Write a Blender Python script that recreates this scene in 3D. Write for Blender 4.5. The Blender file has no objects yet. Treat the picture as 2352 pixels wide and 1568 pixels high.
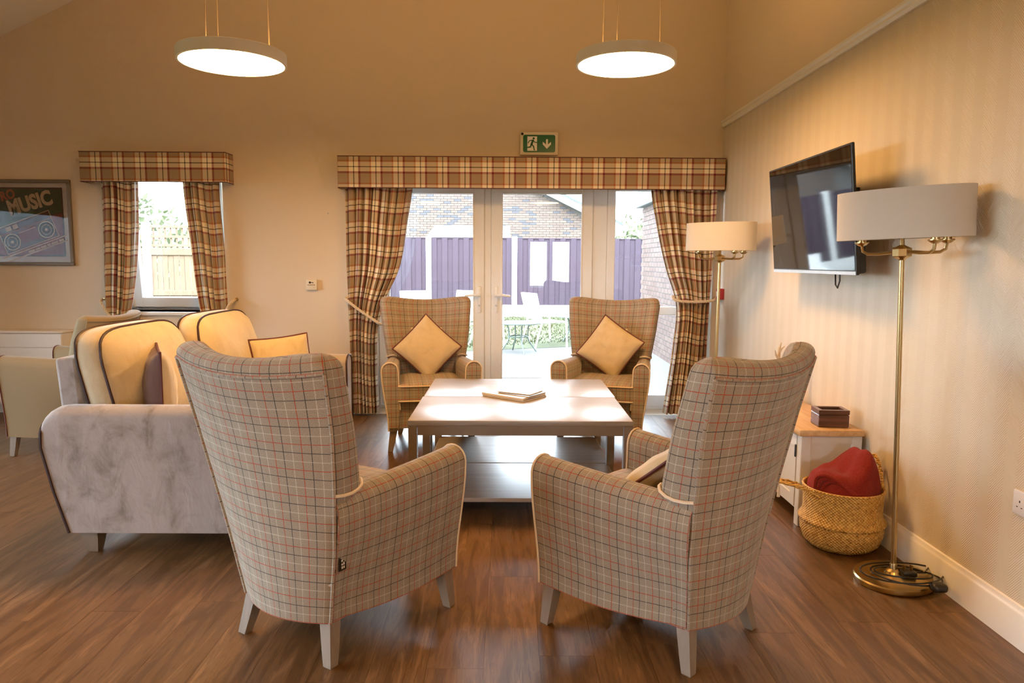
import bpy, bmesh, math, random
import numpy as np
from mathutils import Matrix, Vector
random.seed(7)
sc = bpy.context.scene
C = sc.collection
PI = math.pi

# ------------------------------------------------------------------ camera, sky, exposure
EYE, FPX, HORIZON, VPX, ROLL = 1.32, 1650.0, 600.0, 1167.0, 0.006
pitch = math.atan((784 - HORIZON) / FPX)
yaw = math.atan((1176 - VPX) / FPX * math.cos(pitch))
fw = Vector((math.sin(yaw) * math.cos(pitch), math.cos(yaw) * math.cos(pitch), -math.sin(pitch)))
r0 = Vector((math.cos(yaw), -math.sin(yaw), 0)); u0 = r0.cross(fw)
cr = r0 * math.cos(ROLL) + u0 * math.sin(ROLL); cu = u0 * math.cos(ROLL) - r0 * math.sin(ROLL)
cam_d = bpy.data.cameras.new('camera'); cam = bpy.data.objects.new('camera', cam_d); C.objects.link(cam)
cam.matrix_world = Matrix(((cr.x, cu.x, -fw.x, 0), (cr.y, cu.y, -fw.y, 0), (cr.z, cu.z, -fw.z, EYE), (0, 0, 0, 1)))
cam_d.sensor_width = 36; cam_d.lens = FPX / 2352 * 36; cam_d.clip_start = 0.05; cam_d.clip_end = 300
sc.camera = cam
SKY = 14.0
world = bpy.data.worlds.new('overcast_sky'); sc.world = world; world.use_nodes = True
bg = world.node_tree.nodes['Background']; bg.inputs[0].default_value = (0.74, 0.88, 1.0, 1); bg.inputs[1].default_value = SKY
sc.view_settings.view_transform = 'Standard'; sc.view_settings.look = 'None'
sc.view_settings.exposure = 0.72; sc.view_settings.gamma = 1.0; sc.view_settings.use_curve_mapping = False
LAMP_COL, LAMP_STRENGTH, ADDED_UP = (1.0, 0.53, 0.17), 44.0, 15.0  # last value: strength of the upward glow added to the pendants

sc.cycles.use_adaptive_sampling = True; sc.cycles.adaptive_threshold = 0.06; sc.cycles.adaptive_min_samples = 24
sc.cycles.max_bounces = 6; sc.cycles.diffuse_bounces = 4; sc.cycles.glossy_bounces = 3; sc.cycles.transparent_max_bounces = 7; sc.cycles.caustics_reflective = False; sc.cycles.caustics_refractive = False

# ------------------------------------------------------------------ material helpers
class G:
    def __init__(s, name):
        s.m = bpy.data.materials.new(name); s.m.use_nodes = True; s.t = s.m.node_tree
        s.t.nodes.clear(); s.out = s.t.nodes.new('ShaderNodeOutputMaterial')
    def n(s, typ, **kw):
        nd = s.t.nodes.new('ShaderNode' + typ)
        for k, v in kw.items(): setattr(nd, k, v)
        return nd
    def put(s, sock, v):
        if isinstance(v, bpy.types.NodeSocket): s.t.links.new(v, sock)
        elif v is not None:
            if isinstance(v, (tuple, list)) and len(v) == 3 and sock.type == 'RGBA': v = (*v, 1)
            sock.default_value = v
    def math(s, op, a, b=None, c=None):
        nd = s.n('Math', operation=op); s.put(nd.inputs[0], a)
        if b is not None: s.put(nd.inputs[1], b)
        if c is not None: s.put(nd.inputs[2], c)
        return nd.outputs[0]
    def mix(s, f, a, b, blend='MIX'):
        nd = s.n('Mix', data_type='RGBA', blend_type=blend); s.put(nd.inputs[0], f); s.put(nd.inputs[6], a); s.put(nd.inputs[7], b)
        return nd.outputs[2]
    def ramp(s, f, stops, const=False):
        nd = s.n('ValToRGB'); cr_ = nd.color_ramp
        if const: cr_.interpolation = 'CONSTANT'
        e = cr_.elements
        while len(e) < len(stops): e.new(0.5)
        for i, (p, c) in enumerate(stops):
            e[i].position = p; e[i].color = (*c, 1) if len(c) == 3 else c
        s.put(nd.inputs[0], f); return nd.outputs[0]
    def noise(s, vec, scale, detail=3, rough=0.5, dist=0.0):
        nd = s.n('TexNoise'); s.put(nd.inputs['Vector'], vec); nd.inputs['Scale'].default_value = scale
        nd.inputs['Detail'].default_value = detail; nd.inputs['Roughness'].default_value = rough; nd.inputs['Distortion'].default_value = dist
        return nd.outputs[0]
    def coord(s, kind='Object'): return s.n('TexCoord').outputs[kind]
    def mapping(s, vec, scale=(1, 1, 1), loc=(0, 0, 0)):
        nd = s.n('Mapping'); s.put(nd.inputs[0], vec); nd.inputs['Scale'].default_value = scale; s.put(nd.inputs['Location'], loc)
        return nd.outputs[0]
    def sep(s, vec):
        nd = s.n('SeparateXYZ'); s.put(nd.inputs[0], vec); return nd.outputs
    def bump(s, h, strength=0.3, dist=0.01):
        nd = s.n('Bump'); nd.inputs['Strength'].default_value = strength; nd.inputs['Distance'].default_value = dist; s.put(nd.inputs['Height'], h)
        return nd.outputs[0]
    def bsdf(s, col, rough=0.5, metal=0.0, spec=0.5, normal=None, sheen=0.0, coat=0.0, sub=None):
        p = s.n('BsdfPrincipled'); s.put(p.inputs['Base Color'], col); s.put(p.inputs['Roughness'], rough)
        p.inputs['Metallic'].default_value = metal; p.inputs['Specular IOR Level'].default_value = spec
        if normal is not None: s.put(p.inputs['Normal'], normal)
        if sheen: p.inputs['Sheen Weight'].default_value = sheen; p.inputs['Sheen Roughness'].default_value = 0.4
        if coat: p.inputs['Coat Weight'].default_value = coat; p.inputs['Coat Roughness'].default_value = 0.1
        s.t.links.new(p.outputs[0], s.out.inputs[0]); return s.m

def plain(name, col, rough=0.5, metal=0.0, spec=0.5, sheen=0.0, var=0.06, scale=25.0):
    g = G(name); o = g.coord()
    c = g.mix(g.noise(o, scale, 3), tuple(max(0, x * (1 - var)) for x in col), tuple(min(1, x * (1 + var)) for x in col))
    return g.bsdf(c, rough, metal, spec, sheen=sheen)

def mat_wall(name, col):
    g = G(name); o = g.coord(); n1 = g.noise(o, 1.3, 4); n2 = g.noise(o, 260, 2)
    c = g.mix(n1, tuple(x * 0.97 for x in col), tuple(x * 1.03 for x in col))
    return g.bsdf(c, 0.62, normal=g.bump(n2, 0.12, 0.002), spec=0.3)

def mat_wallpaper():
    g = G('herringbone_wallpaper'); x, y, z = g.sep(g.coord())
    tri = g.math('PINGPONG', y, 0.066)
    ph = g.math('DIVIDE', g.math('ADD', z, g.math('MULTIPLY', tri, 1.15)), 0.0105)
    s = g.math('MULTIPLY_ADD', g.math('SINE', g.math('MULTIPLY', ph, 2 * PI)), 0.5, 0.5)
    st = g.math('GREATER_THAN', g.math('FRACT', g.math('DIVIDE', y, 0.132)), 0.5)
    base = g.mix(st, (0.72, 0.64, 0.52), (0.75, 0.67, 0.55))
    c = g.mix(g.math('MULTIPLY', s, 0.8), g.mix(0.45, base, (0.40, 0.33, 0.24)), base)
    return g.bsdf(c, 0.5, normal=g.bump(s, 0.35, 0.002), spec=0.35)

def mat_floor():
    g = G('wood_plank_vinyl'); o = g.coord(); inf = g.n('ObjectInfo'); geo = g.n('NewGeometry')
    rnd = g.math('FRACT', g.math('ADD', g.math('MULTIPLY', inf.outputs['Random'], 7.31), geo.outputs['Random Per Island']))
    off = g.n('CombineXYZ'); g.put(off.inputs[0], g.math('MULTIPLY', rnd, 37.0)); g.put(off.inputs[1], g.math('MULTIPLY', rnd, 91.0))
    v = g.mapping(o, (9, 0.9, 1), off.outputs[0]); w = g.noise(v, 2.2, 6, 0.6, 0.9)
    fine = g.noise(g.mapping(o, (170, 5, 1), off.outputs[0]), 1.4, 3, 0.6)
    rings = g.math('MULTIPLY_ADD', g.math('SINE', g.math('MULTIPLY', w, 46.0)), 0.5, 0.5)
    c = g.ramp(w, [(0.26, (0.090, 0.054, 0.032)), (0.48, (0.190, 0.122, 0.074)), (0.70, (0.330, 0.230, 0.150))])
    c = g.mix(g.math('MULTIPLY', rings, 0.32), c, (0.09, 0.055, 0.032))
    c = g.mix(g.math('MULTIPLY', g.math('LESS_THAN', fine, 0.42), 0.45), c, (0.075, 0.045, 0.028))
    c = g.mix(0.30, c, g.mix(rnd, tuple((0.62,) * 3), tuple((1.25,) * 3)), 'MULTIPLY')
    c = g.mix(1.0, c, (0.75, 0.62, 0.455), 'MULTIPLY')
    return g.bsdf(c, g.math('MULTIPLY_ADD', fine, 0.12, 0.30), normal=g.bump(fine, 0.10, 0.002), spec=0.5)

TART = dict(base=(0.36, 0.27, 0.17), cream=(0.86, 0.78, 0.60), maroon=(0.17, 0.030, 0.035), rust=(0.36, 0.13, 0.06), black=(0.03, 0.028, 0.025))
def mat_tartan():
    g = G('tartan_fabric'); uv = g.sep(g.coord('UV')); P = 0.181
    st = [(0, 'cream'), (0.195, 'black'), (0.235, 'cream'), (0.42, 'maroon'), (0.51, 'base'), (0.915, 'rust')]
    stops = [(p, TART[k]) for p, k in st]
    a = g.ramp(g.math('FRACT', g.math('DIVIDE', uv[0], P)), stops, True)
    b = g.ramp(g.math('FRACT', g.math('DIVIDE', uv[1], P)), stops, True)
    gm = g.n('Gamma'); g.put(gm.inputs[0], g.mix(1.0, a, b, 'MULTIPLY')); gm.inputs[1].default_value = 0.5; c = g.mix(0.3, gm.outputs[0], g.mix(0.5, a, b)); wv = g.noise(g.mapping(g.coord('UV'), (900, 900, 1)), 1.0, 2)
    c = g.mix(1.0, c, g.mix(wv, (0.80,) * 3, (1.15,) * 3), 'MULTIPLY')
    return g.bsdf(c, 0.9, spec=0.15, sheen=0.15)

def mat_check():
    g = G('windowpane_check_wool'); uvv = g.coord('UV'); uv = g.sep(uvv); P = 0.093
    nz = g.noise(g.mapping(uvv, (420, 420, 1)), 1.0, 3, 0.7); nz2 = g.noise(g.mapping(uvv, (30, 30, 1)), 1.0, 3)
    c = g.ramp(nz, [(0.28, (0.16, 0.13, 0.10)), (0.55, (0.30, 0.255, 0.20)), (0.80, (0.50, 0.44, 0.36))])
    c = g.mix(1.0, c, g.mix(nz2, (0.92,) * 3, (1.08,) * 3), 'MULTIPLY')
    dash = g.math('MULTIPLY_ADD', g.noise(g.mapping(uvv, (300, 300, 1)), 1.0, 2), 0.9, 0.42)
    W = 0.032
    for ax, wob in ((uv[0], uv[1]), (uv[1], uv[0])):
        f = g.math('FRACT', g.math('DIVIDE', ax, P))
        for p, col, k in ((0.02, (0.34, 0.05, 0.018), 1.0), (0.353, (0.72, 0.66, 0.55), 0.36), (0.686, (0.035, 0.037, 0.04), 1.0)):
            msk = g.math('LESS_THAN', g.math('ABSOLUTE', g.math('SUBTRACT', f, p)), W / 2 * 0.9)
            c = g.mix(g.math('MULTIPLY', g.math('MULTIPLY', msk, dash), k), c, col)
    return g.bsdf(c, 0.95, normal=g.bump(nz, 0.25, 0.002), spec=0.1, sheen=0.25)

def mat_velvet(name, a, b, scale=4.0):
    g = G(name); o = g.coord(); n1 = g.noise(g.mapping(o, (1.2, 1, 1.0)), scale, 8, 0.66, 0.5); n2 = g.noise(o, 180, 2)
    c = g.ramp(n1, [(0.33, b), (0.42, tuple(x * 0.55 + y * 0.45 for x, y in zip(a, b))), (0.52, a), (0.70, tuple(x * 1.06 for x in a))])
    n3 = g.noise(g.mapping(o, (1, 1, 0.45)), 13, 3, 0.55, 0.6)
    return g.bsdf(c, 0.75, normal=g.bump(g.math('ADD', g.math('MULTIPLY', n2, 0.06), n3), 0.32, 0.018), spec=0.2, sheen=0.45)

def mat_wood(name, a, b, axis=0, rough=0.4, spec=0.5, scale=1.0):
    g = G(name); o = g.coord(); sc_ = [22 * scale] * 3; sc_[axis] = 1.6 * scale
    w = g.noise(g.mapping(o, tuple(sc_)), 1.6, 5, 0.6, 0.6)
    return g.bsdf(g.ramp(w, [(0.3, a), (0.7, b)]), rough, spec=spec, normal=g.bump(w, 0.05, 0.003))

def mat_glass(name, refl=0.9, tint=(1, 1, 1)):
    g = G(name); lw = g.n('Fresnel'); lw.inputs[0].default_value = 1.5
    tr = g.n('BsdfTransparent'); tr.inputs[0].default_value = (*tint, 1); gl = g.n('BsdfGlossy'); gl.inputs['Roughness'].default_value = 0.0
    mx = g.n('MixShader'); g.put(mx.inputs[0], g.math('MULTIPLY', lw.outputs[0], refl)); g.t.links.new(tr.outputs[0], mx.inputs[1]); g.t.links.new(gl.outputs[0], mx.inputs[2])
    g.t.links.new(mx.outputs[0], g.out.inputs[0]); return g.m

def mat_emit(name, col, s):
    g = G(name); e = g.n('Emission'); e.inputs[0].default_value = (*col, 1); e.inputs[1].default_value = s
    g.t.links.new(e.outputs[0], g.out.inputs[0]); return g.m

def mat_weave():
    g = G('woven_seagrass'); x, y, z = g.sep(g.coord()); ang = g.math('ARCTAN2', y, x)
    a = g.math('MULTIPLY', ang, 70.0 / (2 * PI) * 2); b = g.math('MULTIPLY', z, 150.0)
    s = g.math('MULTIPLY', g.math('SINE', g.math('MULTIPLY', a, PI)), g.math('SINE', g.math('MULTIPLY', b, PI)))
    h = g.math('MULTIPLY_ADD', s, 0.5, 0.5); n = g.noise(g.coord(), 60, 3, 0.6)
    c = g.ramp(g.math('MULTIPLY_ADD', n, 0.75, g.math('MULTIPLY', h, 0.25)), [(0.24, (0.14, 0.060, 0.014)), (0.36, (0.46, 0.25, 0.055)), (0.66, (0.78, 0.48, 0.13))])
    return g.bsdf(c, 0.6, normal=g.bump(h, 0.8, 0.006), spec=0.3)

def mat_knit():
    g = G('knitted_red_wool'); o = g.coord(); w = g.n('TexWave'); g.put(w.inputs[0], o); w.inputs['Scale'].default_value = 210; w.inputs['Distortion'].default_value = 1.0
    n = g.noise(o, 130, 2)
    return g.bsdf(g.mix(n, (0.20, 0.016, 0.012), (0.36, 0.042, 0.030)), 0.95, normal=g.bump(w.outputs[1], 0.6, 0.004), spec=0.1, sheen=0.06)

def mat_brick(name, cols):
    g = G(name); inf = g.n('ObjectInfo'); geo = g.n('NewGeometry')
    r = g.math('FRACT', g.math('ADD', g.math('MULTIPLY', inf.outputs['Random'], 5.77), geo.outputs['Random Per Island']))
    k = len(cols); c = g.ramp(r, [(i / k, cc) for i, cc in enumerate(cols)], True)
    c = g.mix(0.25, c, g.mix(g.noise(g.coord(), 30, 3), (0.07, 0.06, 0.055), (0.18, 0.16, 0.14)))
    return g.bsdf(c, 0.85, spec=0.2)

M = dict(
    wall=mat_wall('beige_wall_paint', (0.70, 0.595, 0.46)), ceiling=mat_wall('white_ceiling_paint', (0.85, 0.83, 0.79)), paper=mat_wallpaper(),
    white=plain('white_gloss_paint', (0.78, 0.76, 0.72), 0.35, var=0.02), upvc=plain('white_plastic_frame', (0.80, 0.82, 0.83), 0.3, var=0.02),
    floor=mat_floor(), tartan=mat_tartan(), check=mat_check(), lining=plain('white_curtain_lining', (0.80, 0.80, 0.80), 0.9, var=0.03),
    piping=plain('beige_piping', (0.62, 0.52, 0.40), 0.7), piping_dark=plain('dark_piping', (0.028, 0.010, 0.012), 0.5), piping_maroon=plain('maroon_piping', (0.09, 0.02, 0.022), 0.6),
    velvet=mat_velvet('crushed_grey_beige_velvet', (0.335, 0.295, 0.285), (0.20, 0.172, 0.155), 6.5), gold=mat_velvet('soft_golden_velvet', (0.52, 0.43, 0.29), (0.46, 0.375, 0.245), 9.0),
    gold_dark=plain('brown_cushion_back', (0.10, 0.04, 0.025), 0.85, sheen=0.2), cream_fabric=plain('cream_chair_fabric', (0.31, 0.245, 0.15), 0.85, spec=0.15, sheen=0.2, scale=300),
    leg=mat_wood('taupe_painted_wood', (0.185, 0.142, 0.105), (0.225, 0.178, 0.132), 2, 0.45), table=mat_wood('greyed_table_laminate', (0.25, 0.215, 0.185), (0.34, 0.30, 0.265), 0, 0.33, 0.9),
    table_leg=plain('taupe_table_paint', (0.21, 0.17, 0.13), 0.4), oak=mat_wood('oiled_oak', (0.48, 0.29, 0.12), (0.66, 0.43, 0.21), 1, 0.4), greypaint=plain('pale_grey_paint', (0.62, 0.60, 0.55), 0.45, var=0.03),
    darkwood=mat_wood('polished_red_wood', (0.05, 0.018, 0.010), (0.15, 0.055, 0.028), 0, 0.25), brass=plain('antique_brass', (0.48, 0.36, 0.17), 0.28, 1.0, var=0.05),
    shade=plain('ivory_lampshade_fabric', (0.53, 0.50, 0.45), 0.9, var=0.02, scale=200), black=plain('black_plastic', (0.012, 0.012, 0.013), 0.35), screen=plain('dark_screen_glass', (0.006, 0.006, 0.008), 0.04, var=0.0),
    silver=plain('silver_trim', (0.55, 0.55, 0.56), 0.3, 0.8), steel=plain('brushed_steel', (0.5, 0.5, 0.5), 0.3, 1.0), cable=plain('thin_wire', (0.45, 0.36, 0.26), 0.4, 0.6), weave=mat_weave(), knit=mat_knit(),
    lamp_ring=plain('white_lamp_housing', (0.70, 0.70, 0.68), 0.5, var=0.02), glow=mat_emit('lamp_diffuser_glow', LAMP_COL, LAMP_STRENGTH), glow_added=mat_emit('added_upward_glow', LAMP_COL, ADDED_UP), glass=mat_glass('window_glass', 0.95), picglass=mat_glass('picture_glass', 0.9),
    rope=plain('cream_rope', (0.66, 0.56, 0.42), 0.8), red=plain('red_plastic', (0.35, 0.02, 0.02), 0.4), green=plain('sign_green', (0.0, 0.13, 0.055), 0.3, var=0.02), signwhite=plain('sign_white', (0.85, 0.87, 0.86), 0.35, var=0.01),
    ivory=plain('ivory_plastic', (0.74, 0.68, 0.55), 0.4, var=0.02), socket=plain('white_socket_plastic', (0.70, 0.69, 0.70), 0.35, var=0.02), frame=plain('olive_brown_frame', (0.16, 0.13, 0.09), 0.45), mat=plain('white_card_mount', (0.80, 0.78, 0.76), 0.8, var=0.01),
    p_green=plain('print_green', (0.020, 0.060, 0.035), 0.6), p_red=plain('print_red', (0.20, 0.022, 0.022), 0.6), p_dark=plain('print_dark_maroon', (0.055, 0.012, 0.012), 0.6), p_cream=plain('print_cream', (0.68, 0.52, 0.32), 0.6), p_black=plain('print_black', (0.012, 0.010, 0.010), 0.6), p_orange=plain('print_orange', (0.50, 0.14, 0.07), 0.6),
    antler=plain('bone_antler', (0.55, 0.44, 0.30), 0.6), paper_white=plain('magazine_pages', (0.70, 0.64, 0.55), 0.7), cover_a=plain('magazine_cover_pale', (0.75, 0.76, 0.78), 0.3, var=0.15, scale=14), cover_b=plain('magazine_cover_dark', (0.10, 0.10, 0.13), 0.3, var=0.4, scale=20),
    patio=plain('pale_concrete', (0.0848, 0.0826, 0.0781), 0.9, var=0.12, scale=3), grass=plain('lawn_soil', (0.0477, 0.0542, 0.0195), 0.95, var=0.35, scale=40), blade=plain('grass_blade', (0.0608, 0.0651, 0.0239), 0.9, var=0.3, scale=30), fence=plain('maroon_fence_board', (0.0434, 0.0273, 0.0422), 0.8, var=0.18, scale=8),
    post=plain('white_concrete_post', (0.75, 0.75, 0.73), 0.9), larch=mat_wood('orange_fence_timber', (0.12, 0.074, 0.042), (0.175, 0.115, 0.07), 2, 0.8), mortar=plain('pale_mortar', (0.1255, 0.1162, 0.1070), 0.95),
    brick_a=mat_brick('buff_house_brick', [(0.120, 0.084, 0.066), (0.130, 0.096, 0.076), (0.112, 0.076, 0.060), (0.138, 0.104, 0.082), (0.120, 0.090, 0.072), (0.126, 0.090, 0.070), (0.118, 0.082, 0.064), (0.060, 0.060, 0.070)]), brick_b=mat_brick('red_brown_brick', [(0.0775, 0.0422, 0.0341), (0.0868, 0.0496, 0.0403), (0.0713, 0.0372, 0.0310), (0.0930, 0.0546, 0.0434)]),
    slate=plain('grey_roof_slate', (0.0620, 0.0744, 0.0806), 0.7), lead=plain('pale_fascia', (0.1364, 0.1550, 0.1612), 0.7), leaf=plain('hazy_leaf', (0.1364, 0.1550, 0.0806), 0.9, var=0.3), bark=plain('tree_bark', (0.12, 0.09, 0.06), 0.9),
    garden_white=plain('white_garden_metal', (0.78, 0.78, 0.78), 0.4), garden_mesh=plain('white_garden_mesh', (0.74, 0.74, 0.74), 0.8), garden_green=plain('grey_green_metal', (0.10, 0.14, 0.13), 0.4), tableglass=plain('frosted_table_glass', (0.45, 0.55, 0.55), 0.1))

# ------------------------------------------------------------------ geometry helpers
class MB:
    def __init__(s): s.v = []; s.f = []; s.uv = []
    def add(s, vs, fs, uvs=None):
        b = len(s.v); s.v += [tuple(map(float, p)) for p in vs]
        for i, f in enumerate(fs):
            s.f.append(tuple(b + k for k in f)); s.uv.append(uvs[i] if uvs else [(0, 0)] * len(f))
        return s
    def box(s, x0, x1, y0, y1, z0, z1):
        v = [(x, y, z) for z in (z0, z1) for y in (y0, y1) for x in (x0, x1)]
        f = [(0, 2, 3, 1), (4, 5, 7, 6), (0, 1, 5, 4), (2, 6, 7, 3), (0, 4, 6, 2), (1, 3, 7, 5)]
        u = []
        for q in f:
            P = [v[k] for k in q]; ax = [i for i in range(3) if len({p[i] for p in P}) > 1]
            u.append([(p[ax[0]], p[ax[1]]) for p in P])
        return s.add(v, f, u)
    def cbox(s, c, d): return s.box(c[0] - d[0] / 2, c[0] + d[0] / 2, c[1] - d[1] / 2, c[1] + d[1] / 2, c[2] - d[2] / 2, c[2] + d[2] / 2)
    def rbox(s, x0, x1, y0, y1, z0, z1, r=0.02, seg=3, crown=0.0, warp=None):
        bm = bmesh.new(); bmesh.ops.create_cube(bm, size=1.0)
        for v in bm.verts: v.co = Vector(((x0 + x1) / 2 + v.co.x * (x1 - x0), (y0 + y1) / 2 + v.co.y * (y1 - y0), (z0 + z1) / 2 + v.co.z * (z1 - z0)))
        if crown or warp: bmesh.ops.subdivide_edges(bm, edges=bm.edges[:], cuts=5, use_grid_fill=True)
        eds = [e for e in bm.edges if len(e.link_faces) == 2 and e.calc_face_angle(0) > 0.5]
        bmesh.ops.bevel(bm, geom=eds, offset=r, segments=seg, profile=0.5, affect='EDGES', clamp_overlap=True)
        for v in bm.verts:
            a = (2 * v.co.x - x0 - x1) / (x1 - x0); b = (2 * v.co.y - y0 - y1) / (y1 - y0); c = (2 * v.co.z - z0 - z1) / (z1 - z0)
            if crown:
                k = np.array([a, b, c]); kk = np.clip(1 - k * k, 0, 1)
                v.co.z += crown * c * math.sqrt(kk[0] * kk[1])
            if warp: v.co = Vector(warp(v.co.x, v.co.y, v.co.z, a, b, c))
        bm.verts.index_update()
        vs = [tuple(v.co) for v in bm.verts]; fs = [[v.index for v in f.verts] for f in bm.faces]
        us = []
        for f in bm.faces:
            n = f.normal; ax = max(range(3), key=lambda i: abs(n[i])); oth = [i for i in range(3) if i != ax]
            us.append([(v.co[oth[0]], v.co[oth[1]]) for v in f.verts])
        bm.free(); return s.add(vs, fs, us)
    def loft(s, rings, closed=True, cap0=False, cap1=False, uref=None):
        R = [np.array(r, float) for r in rings]; n = len(R[0]); vs = [tuple(p) for r in R for p in r]; fs = []; us = []
        rr = R[uref] if uref is not None else R[len(R) // 2]
        u = [0.0]
        for i in range(1, n + 1): u.append(u[-1] + float(np.linalg.norm(rr[i % n] - rr[i - 1])))
        mid = u[n // 2]; vv = [0.0]
        for k in range(1, len(R)): vv.append(vv[-1] + float(np.max(np.linalg.norm(R[k] - R[k - 1], axis=1))))
        m = n if closed else n - 1
        for k in range(len(R) - 1):
            for i in range(m):
                j = (i + 1) % n
                fs.append((k * n + i, k * n + j, (k + 1) * n + j, (k + 1) * n + i))
                us.append([(u[i], vv[k]), (u[i + 1], vv[k]), (u[i + 1], vv[k + 1]), (u[i], vv[k + 1])])
        def capuv(r):
            a = np.ptp(r, axis=0); ax = np.argsort(-a)[:2]; ax.sort(); return [(p[ax[0]], p[ax[1]]) for p in r]
        if cap0: fs.append(tuple(range(n))[::-1]); us.append(capuv(R[0])[::-1])
        if cap1: fs.append(tuple((len(R) - 1) * n + i for i in range(n))); us.append(capuv(R[-1]))
        return s.add(vs, fs, us)
    def tube(s, pts, r, n=6, closed=False, caps=True):
        P = [np.array(p, float) for p in pts]; L = len(P); rings = []
        up = np.array([0.0, 0, 1]); prev = None
        for i in range(L):
            t = P[(i + 1) % L] - P[i - 1] if closed else P[min(i + 1, L - 1)] - P[max(i - 1, 0)]
            t = t / (np.linalg.norm(t) + 1e-12)
            a = prev if prev is not None else (up if abs(t[2]) < 0.9 else np.array([1.0, 0, 0]))
            a = a - t * (a @ t); a = a / (np.linalg.norm(a) + 1e-12); prev = a; b = np.cross(t, a)
            rad = r[i] if isinstance(r, (list, tuple)) else r
            rings.append([P[i] + rad * (math.cos(2 * PI * k / n) * a + math.sin(2 * PI * k / n) * b) for k in range(n)])
        if closed: rings.append(rings[0])
        return s.loft(rings, True, caps and not closed, caps and not closed)
    def lathe(s, prof, n=24, c=(0, 0, 0), cap0=True, cap1=True, sx=1.0, sy=1.0):
        rings = [[(c[0] + sx * r * math.cos(2 * PI * k / n), c[1] + sy * r * math.sin(2 * PI * k / n), c[2] + z) for k in range(n)] for r, z in prof]
        return s.loft(rings, True, cap0, cap1)
    def cyl(s, a, b, r0, r1=None, n=10):
        return s.tube([a, b], [r0, r0 if r1 is None else r1], n)
    def poly(s, pts, y, t=0.0008):
        n = len(pts); v = [(p[0], y, p[1]) for p in pts] + [(p[0], y + t, p[1]) for p in pts]
        f = [tuple(range(n)), tuple(range(2 * n - 1, n - 1, -1))] + [(i, n + i, n + (i + 1) % n, (i + 1) % n) for i in range(n)]
        return s.add(v, f)
    def mesh(s, name, mat, smooth=True, angle=35):
        me = bpy.data.meshes.new(name); me.from_pydata(s.v, [], s.f)
        l = me.uv_layers.new(name='UVMap'); fl = [c for f in s.uv for p in f for c in p]
        l.data.foreach_set('uv', fl)
        bm = bmesh.new(); bm.from_mesh(me); bmesh.ops.recalc_face_normals(bm, faces=bm.faces); bm.to_mesh(me); bm.free()
        if smooth:
            me.polygons.foreach_set('use_smooth', [True] * len(me.polygons)); me.set_sharp_from_angle(angle=math.radians(angle))
        me.materials.append(M[mat] if isinstance(mat, str) else mat); me.update(); return me
    def build(s, name, mat, parent=None, smooth=True, angle=35, loc=None, rot=None):
        return put(name, s.mesh(name, mat, smooth, angle), parent, loc, rot)

def put(name, me, parent=None, loc=None, rot=None):
    o = bpy.data.objects.new(name, me); C.objects.link(o); o.parent = parent
    if loc is not None: o.location = loc
    if rot is not None: o.rotation_euler = rot
    return o
def tag(o, label, cat, group=None, kind=None):
    o['label'] = label; o['category'] = cat
    if group: o['group'] = group
    if kind: o['kind'] = kind
    return o
def thing(name, label, cat, loc=(0, 0, 0), rz=0.0, group=None):
    o = bpy.data.objects.new(name, None); C.objects.link(o); o.location = loc; o.rotation_euler = (0, 0, rz); o.empty_display_size = 0.1
    return tag(o, label, cat, group)
def struct(o, label=None):
    o['kind'] = 'structure'
    if label: o['label'] = label
    return o
def copy_tree(o, parent=None):
    c = o.copy(); C.objects.link(c); c.parent = parent
    for ch in [x for x in bpy.data.objects if x.parent == o]: copy_tree(ch, c)
    return c
def smooth(t): t = min(1.0, max(0.0, t)); return t * t * (3 - 2 * t)
def lerp(a, b, t): return a + (b - a) * t
def interp(x, xs, ys): return float(np.interp(x, xs, ys))
def spline(xs, ys, q):
    # monotone-ish cubic (Catmull-Rom) through stations
    xs = np.array(xs, float); ys = np.array(ys, float); i = int(np.clip(np.searchsorted(xs, q) - 1, 0, len(xs) - 2))
    m = np.gradient(ys, xs); h = xs[i + 1] - xs[i]; t = np.clip((q - xs[i]) / h, 0, 1)
    return float((2 * t**3 - 3 * t**2 + 1) * ys[i] + (t**3 - 2 * t**2 + t) * h * m[i] + (-2 * t**3 + 3 * t**2) * ys[i + 1] + (t**3 - t**2) * h * m[i + 1])
def text_mesh(txt, size, mat, name, parent, loc, rot, sx=1.0, bold=0.0, extr=0.0006):
    cu_ = bpy.data.curves.new(name, 'FONT'); cu_.body = txt; cu_.size = size; cu_.extrude = extr; cu_.offset = bold; cu_.align_x = 'CENTER'; cu_.align_y = 'CENTER'; cu_.resolution_u = 3
    tmp = bpy.data.objects.new('tmp_text', cu_); C.objects.link(tmp); bpy.context.view_layer.update()
    me = bpy.data.meshes.new_from_object(tmp.evaluated_get(bpy.context.evaluated_depsgraph_get())); bpy.data.objects.remove(tmp); bpy.data.curves.remove(cu_)
    me.name = name; me.materials.clear(); me.materials.append(M[mat]); o = put(name, me, parent, loc, rot); o.scale = (sx, 1, 1); return o

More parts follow.
